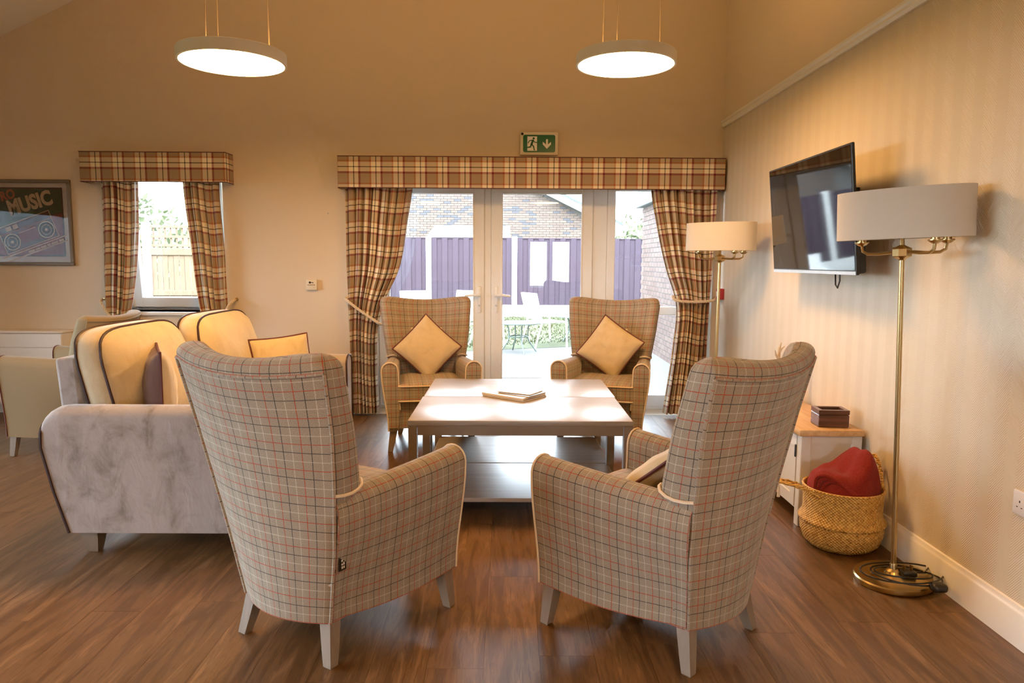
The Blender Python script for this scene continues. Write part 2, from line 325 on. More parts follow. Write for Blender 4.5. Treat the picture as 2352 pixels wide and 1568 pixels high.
# ------------------------------------------------------------------ the room
WX, WY, XL, YF = 1.785, 6.13, -5.70, -2.6
TH = 0.30
def wall_cells(mb, us, zs, holes, place):
    us = sorted(set(us)); zs = sorted(set(zs))
    for a, b in zip(us, us[1:]):
        for c, d in zip(zs, zs[1:]):
            um, zm = (a + b) / 2, (c + d) / 2
            if not any(h[0] < um < h[1] and h[2] < zm < h[3] for h in holes): place(mb, a, b, c, d)
DOOR = (-1.20, 1.735, 0.0, 2.08); WIN = (-3.33, -2.40, 0.875, 2.15)
mb = MB(); wall_cells(mb, [XL - TH, WX + TH, DOOR[0], DOOR[1], WIN[0], WIN[1]], [-0.15, 4.75, 0.0, DOOR[3], WIN[2], WIN[3]], [DOOR, WIN], lambda m, a, b, c, d: m.box(a, b, WY, WY + TH, c, d))
struct(mb.build('wall_back', 'wall', smooth=False), 'beige painted gable wall with garden doors and a small window')
struct(MB().box(WX, WX + TH, YF, WY, -0.15, 2.462).build('wall_right', 'paper', smooth=False), 'cream herringbone wallpaper on the right hand wall')
struct(MB().box(WX, WX + TH, YF, WY, 2.462, 4.75).build('wall_right_upper', 'wall', smooth=False), 'plain beige wall above the picture rail')
FWIN = (0.40, 1.36, 0.70, 1.80)
mb = MB(); wall_cells(mb, [XL - TH, WX + TH, FWIN[0], FWIN[1]], [-0.15, 4.75, FWIN[2], FWIN[3]], [FWIN], lambda m, a, b, c, d: m.box(a, b, YF - TH, YF, c, d))
struct(mb.build('wall_front', 'wall', smooth=False), 'beige wall behind the camera with a window')
LWIN = (-0.6, 4.8, 0.15, 1.92)  # unseen opening, sized for the daylight it lets in
mb = MB(); wall_cells(mb, [YF - TH, WY + TH, LWIN[0], LWIN[1]], [-0.15, 2.9, LWIN[2], LWIN[3]], [LWIN], lambda m, a, b, c, d: m.box(XL - TH, XL, a, b, c, d))
struct(mb.build('wall_left', 'wall', smooth=False), 'beige eaves wall far to the left')
def zc(x): return 3.131 + 0.464 * (x + 4.14) if x < -1.0 else 3.131 + 0.464 * 3.14 - 0.30 * (x + 1.0)
mb = MB()
for a, b in ((XL - TH, -1.0), (-1.0, WX + TH)):
    mb.loft([[(a, y, zc(a)), (b, y, zc(b)), (b, y, zc(b) + 0.12), (a, y, zc(a) + 0.12)] for y in (YF - TH, WY + TH)], True, True, True)
struct(mb.build('ceiling', 'ceiling', smooth=False), 'pale vaulted ceiling slope')
# planks on a slab
floor = struct(MB().box(XL - TH, WX + TH, YF - TH, WY + TH, -0.15, -0.004).build('floor', 'floor', smooth=False), 'brown wood plank floor')
PW, PL = 0.186, 1.30
pm = MB().box(-PW / 2 + 0.0004, PW / 2 - 0.0004, -PL / 2 + 0.0004, PL / 2 - 0.0004, -0.004, 0.0).mesh('plank', 'floor', smooth=False)
rest = MB(); col = 0; x = WX - PW / 2
while x > XL:
    y = YF + (col * 0.47) % 1.0 * PL - PL / 2
    while y < WY + PL / 2:
        y0, y1 = max(y - PL / 2, YF), min(y + PL / 2, WY)
        if y1 - y0 > 0.03:
            vis = y1 > 1.9 and abs(x) < 0.72 * y1 + 0.2 and x > -4.6
            if vis and y1 - y0 > PL - 0.01: put('plank', pm, floor, (x, y, 0))
            elif vis: put('plank', MB().box(-PW / 2 + 0.0004, PW / 2 - 0.0004, y0 - y + 0.0004, y1 - y - 0.0004, -0.004, 0.0).mesh('plank', 'floor', smooth=False), floor, (x, y, 0))
            else: rest.box(x - PW / 2 + 0.0005, x + PW / 2 - 0.0005, y0 + 0.0005, y1 - 0.0005, -0.0039, 0.0)
        y += PL
    x -= PW; col += 1
o = rest.build('planking', 'floor', floor, smooth=False); o['kind'] = 'stuff'
# trims
def moulding(name, prof, path, mat='white'):
    # prof: (out, z); path: list of (x, y, nx, ny)
    return struct(MB().loft([[(x + nx * o_, y + ny * o_, z) for o_, z in prof] for x, y, nx, ny in path], True, True, True).build(name, mat, angle=30))
SK = [(0, 0), (0.018, 0), (0.018, 0.118), (0.014, 0.126), (0.011, 0.130), (0.009, 0.142), (0, 0.145)]
moulding('baseboard_right', SK, [(WX, YF, -1, 0), (WX, WY, -1, 0)])
moulding('baseboard_back', SK, [(XL, WY, 0, -1), (DOOR[0], WY, 0, -1)])
moulding('baseboard_left', SK, [(XL, YF, 1, 0), (XL, WY, 1, 0)])
moulding('trim_1', [(0, 2.432), (0.012, 2.434), (0.02, 2.448), (0.016, 2.462), (0.024, 2.474), (0.024, 2.488), (0, 2.492)], [(WX, YF, -1, 0), (WX, WY, -1, 0)])

# ------------------------------------------------------------------ windows and garden doors
def frame_ring(mb, x0, x1, z0, z1, y0, y1, w, wb=None):
    wb = w if wb is None else wb
    for b in ((x0, x0 + w, z0, z1), (x1 - w, x1, z0, z1), (x0 + w, x1 - w, z1 - w, z1), (x0 + w, x1 - w, z0, z0 + wb)): mb.rbox(b[0], b[1], y0, y1, b[2], b[3], 0.004, 1)
DY = 6.375
doors = bpy.data.objects.new('door_1', None); C.objects.link(doors); struct(doors, 'white glazed garden doors with side window')
mb = MB(); x0, x1 = DOOR[0], DOOR[1]
mb.rbox(x0, x0 + 0.055, DY, DY + 0.07, 0, DOOR[3], 0.004, 1); mb.rbox(x1 - 0.055, x1, DY, DY + 0.07, 0, DOOR[3], 0.004, 1)
mb.rbox(x0, x1, DY, DY + 0.07, 2.005, DOOR[3], 0.004, 1); mb.rbox(x0, x1, DY - 0.01, DY + 0.09, 0, 0.03, 0.004, 1)
mb.rbox(0.735, 0.865, DY - 0.005, DY + 0.07, 0.03, 2.01, 0.006, 1)
mb.build('outer_frame', 'upvc', doors)
def leaf(xa, xb, hinge):
    m = MB(); frame_ring(m, xa, xb, 0.035, 2.0, DY - 0.02, DY + 0.045, 0.092, 0.16)
    o = m.build('door_leaf', 'upvc', doors); b = MB(); frame_ring(b, xa + 0.086, xb - 0.086, 0.189, 1.914, DY - 0.026, DY - 0.012, 0.014); b.build('glazing_bead', 'upvc', o)
    MB().box(xa + 0.09, xb - 0.09, DY + 0.012, DY + 0.016, 0.19, 1.91).build('pane', 'glass', o, smooth=False)
    hx = xa + 0.044 if hinge > 0 else xb - 0.044; d = 1 if hinge > 0 else -1
    h = MB(); h.rbox(hx - 0.016, hx + 0.016, DY - 0.032, DY - 0.019, 0.865, 1.10, 0.008, 2); hb = h.build('handle_plate', 'upvc', o)
    l = MB(); l.cyl((hx, DY - 0.03, 1.022), (hx, DY - 0.07, 1.022), 0.011); l.tube([(hx - d * 0.01, DY - 0.068, 1.022), (hx + d * 0.06, DY - 0.072, 1.023), (hx + d * 0.125, DY - 0.066, 1.016)], [0.012, 0.0115, 0.010], 8); l.build('lever', 'upvc', hb)
    MB().cyl((hx, DY - 0.036, 0.93), (hx, DY - 0.024, 0.93), 0.009, n=12).build('keyhole', 'steel', hb)
leaf(-1.145, -0.213, -1); leaf(-0.152, 0.735, 1)
MB().rbox(-0.213, -0.152, DY - 0.012, DY + 0.05, 0.035, 2.0, 0.006, 1).build('meeting_stile', 'upvc', doors)
mb = MB(); frame_ring(mb, 0.865, x1 - 0.055, 0.03, 2.005, DY - 0.012, DY + 0.05, 0.07, 0.10); mb.rbox(0.93, x1 - 0.12, DY - 0.012, DY + 0.05, 0.855, 0.925, 0.005, 1)
sl = mb.build('side_window', 'upvc', doors)
MB().box(0.93, x1 - 0.12, DY + 0.015, DY + 0.019, 0.92, 1.94).build('pane', 'glass', sl, smooth=False); MB().box(0.93, x1 - 0.12, DY + 0.015, DY + 0.019, 0.12, 0.86).build('pane', 'glass', sl, smooth=False)
# tilted small window
win = bpy.data.objects.new('window_1', None); C.objects.link(win); struct(win, 'small white window tilted open between tartan curtains')
mb = MB(); frame_ring(mb, WIN[0], WIN[1], WIN[2], WIN[3], 6.36, 6.425, 0.045); mb.build('outer_frame', 'upvc', win)
mb = MB(); mb.rbox(WIN[0] - 0.03, WIN[1] + 0.03, WY - 0.03, 6.37, WIN[2] - 0.03, WIN[2], 0.008, 2); mb.build('window_sill', 'white', win)
sash = bpy.data.objects.new('sash', None); C.objects.link(sash); sash.parent = win; sash.location = (0, 6.345, WIN[2] + 0.03); sash.rotation_euler = (math.radians(6.0), 0, 0)
mb = MB(); frame_ring(mb, WIN[0] + 0.04, WIN[1] - 0.04, 0, 1.19, -0.03, 0.035, 0.085); mb.build('sash_frame', 'upvc', sash)
MB().box(WIN[0] + 0.12, WIN[1] - 0.12, 0.0, 0.004, 0.08, 1.115).build('pane', 'glass', sash, smooth=False)
mb = MB(); mb.rbox(WIN[0] + 0.043, WIN[0] + 0.066, -0.045, -0.028, 0.0, 0.075, 0.004, 2); mb.build('hinge', 'ivory', sash)
# windows out of view
for i, (a, b) in enumerate(((FWIN[0], 0.88), (0.88, FWIN[1]))):
    w = MB(); frame_ring(w, a, b, FWIN[2], FWIN[3], YF - 0.15, YF - 0.08, 0.06); wo = struct(w.build('window_%d' % (2 + i), 'upvc'), 'white window behind the camera'); MB().box(a + 0.05, b - 0.05, YF - 0.12, YF - 0.115, FWIN[2] + 0.05, FWIN[3] - 0.05).build('pane', 'glass', wo, smooth=False)
w = MB()
for b in ((LWIN[0], LWIN[0] + 0.06, LWIN[2], LWIN[3]), (LWIN[1] - 0.06, LWIN[1], LWIN[2], LWIN[3]), (LWIN[0], LWIN[1], LWIN[2], LWIN[2] + 0.06), (LWIN[0], LWIN[1], LWIN[3] - 0.06, LWIN[3])): w.box(XL - 0.15, XL - 0.08, *b)
wo = struct(w.build('window_4', 'upvc', smooth=False), 'unseen white window in the far left wall, sized for daylight'); MB().box(XL - 0.12, XL - 0.115, LWIN[0] + 0.05, LWIN[1] - 0.05, LWIN[2] + 0.05, LWIN[3] - 0.05).build('pane', 'glass', wo, smooth=False)

# ------------------------------------------------------------------ pelmets and curtains
def pelmet(xa, xb, z0, z1, y0, label):
    t = thing('curtain_pelmet', label, 'pelmet', ((xa + xb) / 2, WY, z0), 0, 'tartan pelmets')
    w = (xb - xa) / 2; h = z1 - z0; d = WY - y0; m = MB(); th = 0.018
    m.rbox(-w, w, -d, -d + th, 0, h, 0.005, 2); m.uv = [[(a + w + 0.49 * 0.181, h - b + 0.744 * 0.181) for a, b in f] for f in m.uv]; m.build('front_board', 'tartan', t)
    for s in (-1, 1):
        q = MB(); q.rbox(min(s * w, s * (w - th)), max(s * w, s * (w - th)), -d + th, -0.002, 0, h, 0.004, 2); q.uv = [[(a, h - b + 0.744 * 0.181) for a, b in f] for f in q.uv]; q.build('side_return', 'tartan', t)
    MB().box(-w + 0.01, w - 0.01, -d + 0.01, -0.002, h - 0.02, h - 0.004).build('top_board', 'tartan', t, smooth=False)
    p = MB()
    for z in (0.001, h - 0.001): p.tube([(-w, -0.01, z), (-w, -d, z), (w, -d, z), (w, -0.01, z)], 0.0035, 5)
    p.build('edge_piping', 'piping_maroon', t); return t
pelmet(-1.395, 1.765, 1.909, 2.163, 5.965, 'long tartan pelmet above the garden doors')
pelmet(-3.487, -2.300, 1.945, 2.184, 5.965, 'short tartan pelmet above the small window')

def curtain(label, zs, xa, xb, folds, width, yc, ph=0.0, amp=0.036):
    t = thing('tartan_curtain', label, 'curtain', (0, 0, 0), 0, 'tartan curtains'); ns, nz = folds * 14, 46
    zz = np.linspace(zs[0], zs[-1], nz)[::-1]; zi = np.array(zs)[::-1] if zs[0] > zs[-1] else np.array(zs)
    A, B = (np.array(xa)[::-1], np.array(xb)[::-1]) if zs[0] > zs[-1] else (np.array(xa), np.array(xb))
    wtop = abs(B[-1] - A[-1])
    for part, off, mat in (('cloth', 0.0, 'tartan'), ('lining', 0.006, 'lining')):
        rows = []
        for z in zz:
            l, r = spline(zi, A, z), spline(zi, B, z); w = r - l; row = []
            a = amp * min(1.35, math.sqrt(wtop / max(w, 0.05)))
            for i in range(ns + 1):
                s = i / ns
                p = 2 * PI * folds * s + ph + 0.35 * math.sin(3 * z + 9 * s)
                yy = yc + a * (math.sin(p) * 0.8 + 0.25 * math.sin(2.3 * p + z * 2))
                xx = l + w * s + 0.16 * w / folds * math.cos(p) * (1 if 0.04 < s < 0.96 else 0)
                row.append((xx, yy + off, z))
            rows.append(row)
        m = MB(); vs = [p for r in rows for p in r]; fs, us = [], []; n = ns + 1
        for k in range(nz - 1):
            for i in range(ns):
                fs.append((k * n + i, k * n + i + 1, (k + 1) * n + i + 1, (k + 1) * n + i))
                U = lambda i_, k_: (width * i_ / ns, 1.7648 + 0.0389 - zz[k_] + 0.015 * math.sin(6 * i_ / ns))
                us.append([U(i, k), U(i + 1, k), U(i + 1, k + 1), U(i, k + 1)])
        m.add(vs, fs, us).build(part, mat, t, angle=80)
    return t
CY = 6.055
curtain('floor length tartan curtain left of the garden doors', [2.0, 1.91, 1.67, 1.24, 0.95, 0.77, 0.45, 0.022], [-1.355] * 4 + [-1.35, -1.348, -1.345, -1.345], [-0.79, -0.80, -0.84, -0.92, -1.05, -1.095, -1.11, -1.10], 8, 1.25, CY)
curtain('floor length tartan curtain right of the garden doors, behind the far floor lamp', [2.0, 1.91, 1.68, 1.25, 1.00, 0.60, 0.30, 0.03], [1.18, 1.184, 1.225, 1.33, 1.415, 1.405, 1.37, 1.335], [1.74, 1.74, 1.735, 1.715, 1.70, 1.69, 1.685, 1.68], 8, 1.25, CY, 1.0)
curtain('tartan curtain left of the small window, nearest the music poster', [2.03, 1.93, 1.45, 0.95, 0.78, 0.5, 0.36], [-3.37, -3.366, -3.375, -3.39, -3.375, -3.36, -3.36], [-3.075, -3.078, -3.10, -3.16, -3.20, -3.19, -3.18], 5, 0.72, CY, 0.4)
curtain('tartan curtain right of the small window, above the sofa', [2.03, 1.93, 1.45, 0.90, 0.78, 0.5, 0.36], [-2.70, -2.698, -2.655, -2.595, -2.57, -2.57, -2.58], [-2.40, -2.403, -2.385, -2.375, -2.37, -2.37, -2.37], 5, 0.72, CY, 1.4)
def tieback(label, pts, hook):
    t = thing('curtain_tieback', label, 'tieback', hook, 0, 'rope curtain tiebacks'); P = [np.array(p) - np.array(hook) for p in pts]
    Q = []
    for i in range(len(P) - 1):
        for k in range(10):
            u = k / 10; p0, p1, p2, p3 = P[max(i - 1, 0)], P[i], P[i + 1], P[min(i + 2, len(P) - 1)]
            Q.append(0.5 * ((2 * p1) + (-p0 + p2) * u + (2 * p0 - 5 * p1 + 4 * p2 - p3) * u * u + (-p0 + 3 * p1 - 3 * p2 + p3) * u**3))
    Q.append(P[-1]); L = np.cumsum([0] + [np.linalg.norm(Q[i + 1] - Q[i]) for i in range(len(Q) - 1)])
    for s in range(3):
        pts2 = []
        for i in range(0, len(Q)):
            tg = Q[min(i + 1, len(Q) - 1)] - Q[max(i - 1, 0)]; tg /= np.linalg.norm(tg); a = np.cross(tg, (0, 0.3, 1.0)); a /= np.linalg.norm(a); b = np.cross(tg, a)
            ph = L[i] / 0.045 * 2 * PI / 1.4 + s * 2 * PI / 3; pts2.append(Q[i] + 0.0065 * (math.cos(ph) * a + math.sin(ph) * b))
        MB().tube(pts2, 0.0068, 6).build('rope_strand', 'rope', t)
    h = MB(); h.lathe([(0.014, 0), (0.014, 0.004), (0.005, 0.006), (0.005, 0.03), (0.010, 0.034), (0.006, 0.045)], 10)
    h.build('wall_hook', 'brass', t, loc=(0, WY - hook[1], 0.0), rot=(PI / 2, 0, 0)); return t
tieback('cream rope tieback hanging from a hook, left of the garden doors', [(-1.375, 6.085, 1.00), (-1.345, 6.01, 0.985), (-1.25, 5.985, 0.915), (-1.12, 5.985, 0.825), (-1.075, 6.02, 0.79), (-1.07, 6.09, 0.79)], (-1.375, 6.085, 1.0))
tieback('cream rope tieback wrapped level around the curtain by the far floor lamp', [(1.755, 6.085, 1.015), (1.715, 6.0, 1.005), (1.62, 5.985, 0.995), (1.48, 5.985, 0.995), (1.40, 5.995, 1.005), (1.385, 6.05, 1.03), (1.41, 6.09, 1.03)], (1.755, 6.085, 1.015))
tieback('cream rope tieback on the curtain nearest the music poster', [(-3.43, 6.085, 0.98), (-3.40, 6.01, 0.955), (-3.33, 5.985, 0.86), (-3.24, 5.985, 0.79), (-3.17, 5.99, 0.765), (-3.15, 6.07, 0.76)], (-3.43, 6.085, 0.98))
tieback('cream rope tieback on the curtain above the sofa', [(-2.31, 6.085, 0.985), (-2.335, 6.01, 0.94), (-2.37, 5.985, 0.86), (-2.45, 5.985, 0.80), (-2.56, 5.99, 0.78)], (-2.31, 6.085, 0.985))

# ------------------------------------------------------------------ tartan-check armchairs
BZ = [0.14, 0.40, 0.61, 0.80, 0.99, 1.06]
BW = [0.205, 0.258, 0.296, 0.326, 0.345, 0.349]
BY = [-0.262, -0.290, -0.322, -0.356, -0.400, -0.414]
BT = [0.12, 0.135, 0.135, 0.115, 0.095, 0.09]
def back_ring(z, inset, bul=0.062, nr=14):
    W = interp(z, BZ, BW) - inset; ye = interp(z, BZ, BY); T = interp(z, BZ, BT); yr = ye + inset; yf = ye + T - inset
    hi = smooth((z - 0.62) / 0.38); pts = []
    def zz(u): return z + 0.026 * (u * u - 0.6) * hi
    for i in range(nr + 1):
        u = 1 - 2 * i / nr; pts.append((W * u, yr - bul * (1 - u * u), zz(u)))
    T2 = yf - yr
    side = [(0.004, 0.30), (0.004, 0.62), (-0.004, 0.86), (-0.020, 0.98), (-0.042, 1.0)]
    side = [(dx, fy) for dx, fy in side] if T2 > 0.03 else [(-0.004 * k, 0.2 * k) for k in range(1, 6)]
    for dx, fy in side: pts.append((-(W + dx), yr + T2 * fy, zz(1)))
    Wi = W - 0.055
    for i in range(1, nr):
        u = -1 + 2 * i / nr; k = min(1.0, T2 / 0.09); pts.append((Wi * u, yf - (bul + 0.03 * k) * (1 - u * u), zz(u)))
    for dx, fy in reversed(side): pts.append((W + dx, yr + T2 * fy, zz(1)))
    return pts
def arm_sec(y, sgn, t, n=9):
    xb = lerp(0.200, 0.300, t) + 0.018 * math.sin(PI * t); xt = lerp(0.296, 0.345, t ** 0.8); zt = lerp(0.598, 0.628, t ** 1.4); r = lerp(0.050, 0.056, t)
    zb = 0.150 - 0.014 * math.sin(PI * t); pts = []
    for k in range(8):
        z = lerp(zb, zt - r, k / 7); q = smooth((z - zb) / (zt - r - zb)); pts.append((xb + (xt - xb) * q, z))
    for k in range(1, n + 1):
        a = PI * k / n; pts.append((xt - r + r * math.cos(a), zt - r + r * 1.0 * math.sin(a)))
    xi = xt - 2 * r
    for k in range(1, 5): pts.append((xi + (xb - xt) * 0.25 * smooth(k / 4), lerp(zt - r, 0.30, k / 4)))
    pts += [(xb - 0.075, 0.22), (xb - 0.07, zb + 0.004)]
    out = []
    for px, pz in pts:
        w = (1 - t) ** 2; zz_ = min(pz, 0.60)
        yy = lerp(interp(zz_, BZ, BY) + 0.004, 0.300, t) if px > 0.5 * (xb + xt) - 0.055 else y
        if px > xt - r * 1.02 or (pz < zt - r and px > xb - 0.03): px = lerp(px, max(px, interp(zz_, BZ, BW) + 0.0045), w) if pz < zt - r else px
        out.append((sgn * px, y if yy > y and t > 0.98 else yy, pz))
    return out
def leg_mb(top, bot, wt, wb, z1):
    return MB().loft([[(c[0] + dx * w, c[1] + dy * w, z) for dx, dy in ((-.5, -.5), (.5, -.5), (.5, .5), (-.5, .5))] for c, w, z in ((top, wt, z1), (((top[0] * .35 + bot[0] * .65), (top[1] * .35 + bot[1] * .65)), lerp(wt, wb, .6), z1 * .35), (bot, wb, 0.004), (bot, wb * .85, 0.0))], True, True, True)
def make_armchair(fabric, pipe, buttons=True, plainback=False):
    t = thing('wing_armchair', '', 'armchair')
    zs = list(np.linspace(0.14, 0.985, 16)); rings = [back_ring(z, 0.0) for z in zs]; r = 0.048
    for k in range(1, 8):
        a = PI / 2 * k / 7.0; T = interp(0.99, BZ, BT); rings.append(back_ring(0.99 + r * math.sin(a), 0.94 * T / 2 * (1 - math.cos(a))))
    MB().loft(rings, True, True, True, uref=8).build('backrest', fabric, t, angle=60)
    p = MB(); nr = 14
    for s in (1, -1): p.tube([(s * (interp(z, BZ, BW) + 0.001), interp(z, BZ, BY) - 0.003, z + (0.0104 * smooth((z - 0.62) / 0.38))) for z in np.linspace(0.145, 0.985, 14)], 0.0055, 6)
    p.tube([(interp(0.985, BZ, BW) * u, interp(0.985, BZ, BY) - 0.062 * (1 - u * u) - 0.002, 0.985 + 0.026 * (u * u - 0.6)) for u in np.linspace(-1, 1, 15)], 0.0055, 6)
    p.build('back_seam', fabric, t)
    for s in (1, -1):
        ts = np.linspace(0, 1, 12); rings = [arm_sec(lerp(-0.285, 0.300, q), s, q) for q in ts]
        a = MB().loft(rings, True, True, True).build('arm', fabric, t, angle=50)
        sec = arm_sec(0.302, s, 1.0); MB().tube([(x, 0.3025, z) for x, y, z in sec[:-2]] , 0.005, 6).build('arm_piping', pipe, a)
        c = [np.array(q) for q in sec]; cen = sum(c) / len(c)
        MB().loft([[tuple(cen + (q - cen) * 0.93 + np.array((0, 0.000, 0))) for q in c], [tuple(cen + (q - cen) * 0.93 + np.array((0, 0.006, 0))) for q in c]], True, False, True).build('arm_front', fabric, a)
        W6, Y6 = interp(0.60, BZ, BW), interp(0.60, BZ, BY)
        jp = [(s * (W6 + dx), Y6 + dy, z_) for dx, dy, z_ in ((0.006, -0.002, 0.603), (0.010, 0.03, 0.598), (0.011, 0.065, 0.597), (0.008, 0.095, 0.601), (-0.002, 0.122, 0.609), (-0.022, 0.140, 0.617), (-0.045, 0.146, 0.618), (-0.065, 0.138, 0.612))]
        MB().tube(jp, 0.0055, 6).build('wing_piping', pipe, t)
    b = MB(); b.loft([[(-w, y, 0.165), (w, y, 0.165), (w, y, 0.36), (-w, y, 0.36)] for w, y in ((0.185, -0.27), (0.215, 0.0), (0.24, 0.285))], True, True, True); b.build('seat_base', fabric, t, angle=30)
    def wp(x, y, z, a, b_, c): return (x * lerp(0.86, 1.0, (b_ + 1) / 2), y, z)
    cu_ = MB().rbox(-0.240, 0.240, -0.235, 0.315, 0.345, 0.472, 0.022, 3, 0.018, wp).build('seat_cushion', fabric, t, angle=60)
    q = MB()
    for z in (0.360, 0.463):
        q.tube([(-0.228, -0.05, z), (-0.237, 0.28, z), (-0.232, 0.308, z), (-0.21, 0.316, z), (0.21, 0.316, z), (0.232, 0.308, z), (0.237, 0.28, z), (0.228, -0.05, z)], 0.005, 6)
    q.build('cushion_piping', pipe, cu_)
    for s in (1, -1):
        leg_mb((s * 0.262, 0.262), (s * 0.290, 0.272), 0.052, 0.034, 0.175).build('leg', 'leg', t, smooth=False)
        leg_mb((s * 0.178, -0.238), (s * 0.210, -0.272), 0.050, 0.034, 0.165).build('leg', 'leg', t, smooth=False)
    if buttons:
        for s in (1, -1):
            u = 0.40; z = 0.80; W = interp(z, BZ, BW) - 0.055; y = interp(z, BZ, BY) + interp(z, BZ, BT) - 0.092 * (1 - u * u)
            MB().lathe([(0.011, 0), (0.011, 0.004), (0.007, 0.008), (0.001, 0.009)], 10).build('button', pipe, t, loc=(s * 0.40 * W, y - 0.002, z), rot=(-PI / 2, 0, 0))
    return t
A = make_armchair('check', 'piping'); B = [A] + [copy_tree(A) for _ in range(3)]
CH = [((-0.575, 5.20), 180 + 10, 'far left checked wing armchair, facing the camera beside the hanging rope tieback'),
      ((0.718, 5.22), 180 - 16, 'far right checked wing armchair, facing the camera beside the tied curtain'),
      ((-0.611, 2.561), -31.6, 'checked wing armchair in the left foreground seen from behind, with a black side tag'),
      ((0.545, 2.523), 44.8, 'checked wing armchair in the right foreground seen from behind, nearest the wicker basket')]
for o, (c, a, lab) in zip(B, CH):
    o.location = (c[0], c[1], 0); o.rotation_euler = (0, 0, math.radians(a)); o['label'] = lab; o['group'] = 'checked wing armchairs round the tables'
tg = MB().rbox(0.258, 0.2615, -0.276, -0.243, 0.335, 0.392, 0.001, 1).build('fabric_tag', 'black', B[2], smooth=False); tg['label'] = 'small black woven label with white stitched lettering'
m = MB()
for k, (h_, y_) in enumerate(((0.011, -0.262), (0.008, -0.262), (0.010, -0.262), (0.007, -0.262), (0.010, -0.254), (0.012, -0.254))): m.box(0.2612, 0.2618, y_ - 0.0028, y_ + 0.0028, 0.342 + 0.0115 * (k % 4), 0.342 + 0.0115 * (k % 4) + h_ * 0.75)
m.build('lettering', 'socket', tg, smooth=False)
ct = [c for c in bpy.data.objects if c.parent == B[0] and c.name.startswith('leg')]
for s in (1, -1):
    k = MB(); k.lathe([(0.001, -0.011), (0.019, -0.010), (0.022, -0.004), (0.022, 0.004), (0.019, 0.010), (0.001, 0.011)], 14); k.build('castor', 'steel', B[0], loc=(s * 0.255, -0.10, 0.023), rot=(0, PI / 2, 0))
    MB().cyl((s * 0.255, -0.10, 0.03), (s * 0.225, -0.10, 0.18), 0.008).build('castor_stem', 'steel', B[0])
cream = make_armchair('cream_fabric', 'piping_maroon', False)
cream.name = 'cream_armchair'; tag(cream, 'plain cream armchair behind the sofa, facing left', 'armchair'); 
def remap(o):
    for ch in [x for x in bpy.data.objects if x.parent == o]:
        for v in ch.data.vertices: v.co.z = interp(v.co.z, [0, 0.15, 0.62, 1.05], [0, 0.135, 0.675, 0.950]); v.co.y *= 0.86
        remap(ch)
remap(cream); cream.location = (-3.085, 5.02, 0); cream.rotation_euler = (0, 0, math.radians(90))

# ------------------------------------------------------------------ cushions
def pillow(name, label, size, thick, loc, rot, front='gold', back='gold', pipe='piping_maroon', group=None, cat='cushion', ph=0.0):
    t = thing(name, label, cat, loc, 0, group); t.rotation_euler = rot; n = 22; a = size / 2
    def xy(u, v): return a * u * (1 - 0.055 * (1 - v * v)), a * v * (1 - 0.055 * (1 - u * u))
    for part, sg, mat in (('front_panel', 1, front), ('back_panel', -1, back)):
        vs = []
        for j in range(n + 1):
            for i in range(n + 1):
                u, v = -1 + 2 * i / n, -1 + 2 * j / n; x, y = xy(u, v); h = thick / 2 * ((1 - u * u) * (1 - v * v)) ** 0.42
                rip = 0.0035 * math.sin(9 * u + 4 * v + ph) * math.sin(7 * v - 3 * u + ph) * ((1 - u * u) * (1 - v * v)) ** 0.3
                vs.append((x, sg * (h + rip) * 1.0, y))
        fs = [(j * (n + 1) + i, j * (n + 1) + i + 1, (j + 1) * (n + 1) + i + 1, (j + 1) * (n + 1) + i) for j in range(n) for i in range(n)]
        if sg > 0: fs = [f[::-1] for f in fs]
        MB().add(vs, fs).build(part, mat, t, angle=80)
    e = [(-1 + 2 * k / 16, -1) for k in range(16)] + [(1, -1 + 2 * k / 16) for k in range(16)] + [(1 - 2 * k / 16, 1) for k in range(16)] + [(-1, 1 - 2 * k / 16) for k in range(16)]
    MB().tube([(xy(u, v)[0], 0, xy(u, v)[1]) for u, v in e], 0.0065, 6, closed=True).build('piping', pipe, t); return t
def local(ch, p):
    o = ch; return tuple(Matrix.Translation(o.location) @ o.rotation_euler.to_matrix().to_4x4() @ Vector(p))
def rot_on(ch, tilt, roll, extra=0.0):
    m = ch.rotation_euler.to_matrix() @ Matrix.Rotation(extra, 3, 'Z') @ Matrix.Rotation(tilt, 3, 'X') @ Matrix.Rotation(roll, 3, 'Y'); return m.to_euler()
GC = 'golden piped scatter cushions'
pillow('scatter_cushion', 'golden diamond-set cushion on the far left checked armchair', 0.365, 0.13, local(B[0], (0.005, -0.140, 0.675)), rot_on(B[0], math.radians(17), math.radians(46)), group=GC)
pillow('scatter_cushion', 'golden diamond-set cushion on the far right checked armchair', 0.365, 0.13, local(B[1], (-0.008, -0.140, 0.680)), rot_on(B[1], math.radians(17), math.radians(-34)), group=GC, ph=1.0)
pillow('scatter_cushion', 'golden cushion half hidden inside the right foreground armchair', 0.36, 0.12, local(B[3], (0.0, -0.03, 0.575)), rot_on(B[3], math.radians(50), math.radians(5)), group=GC, ph=2.0)

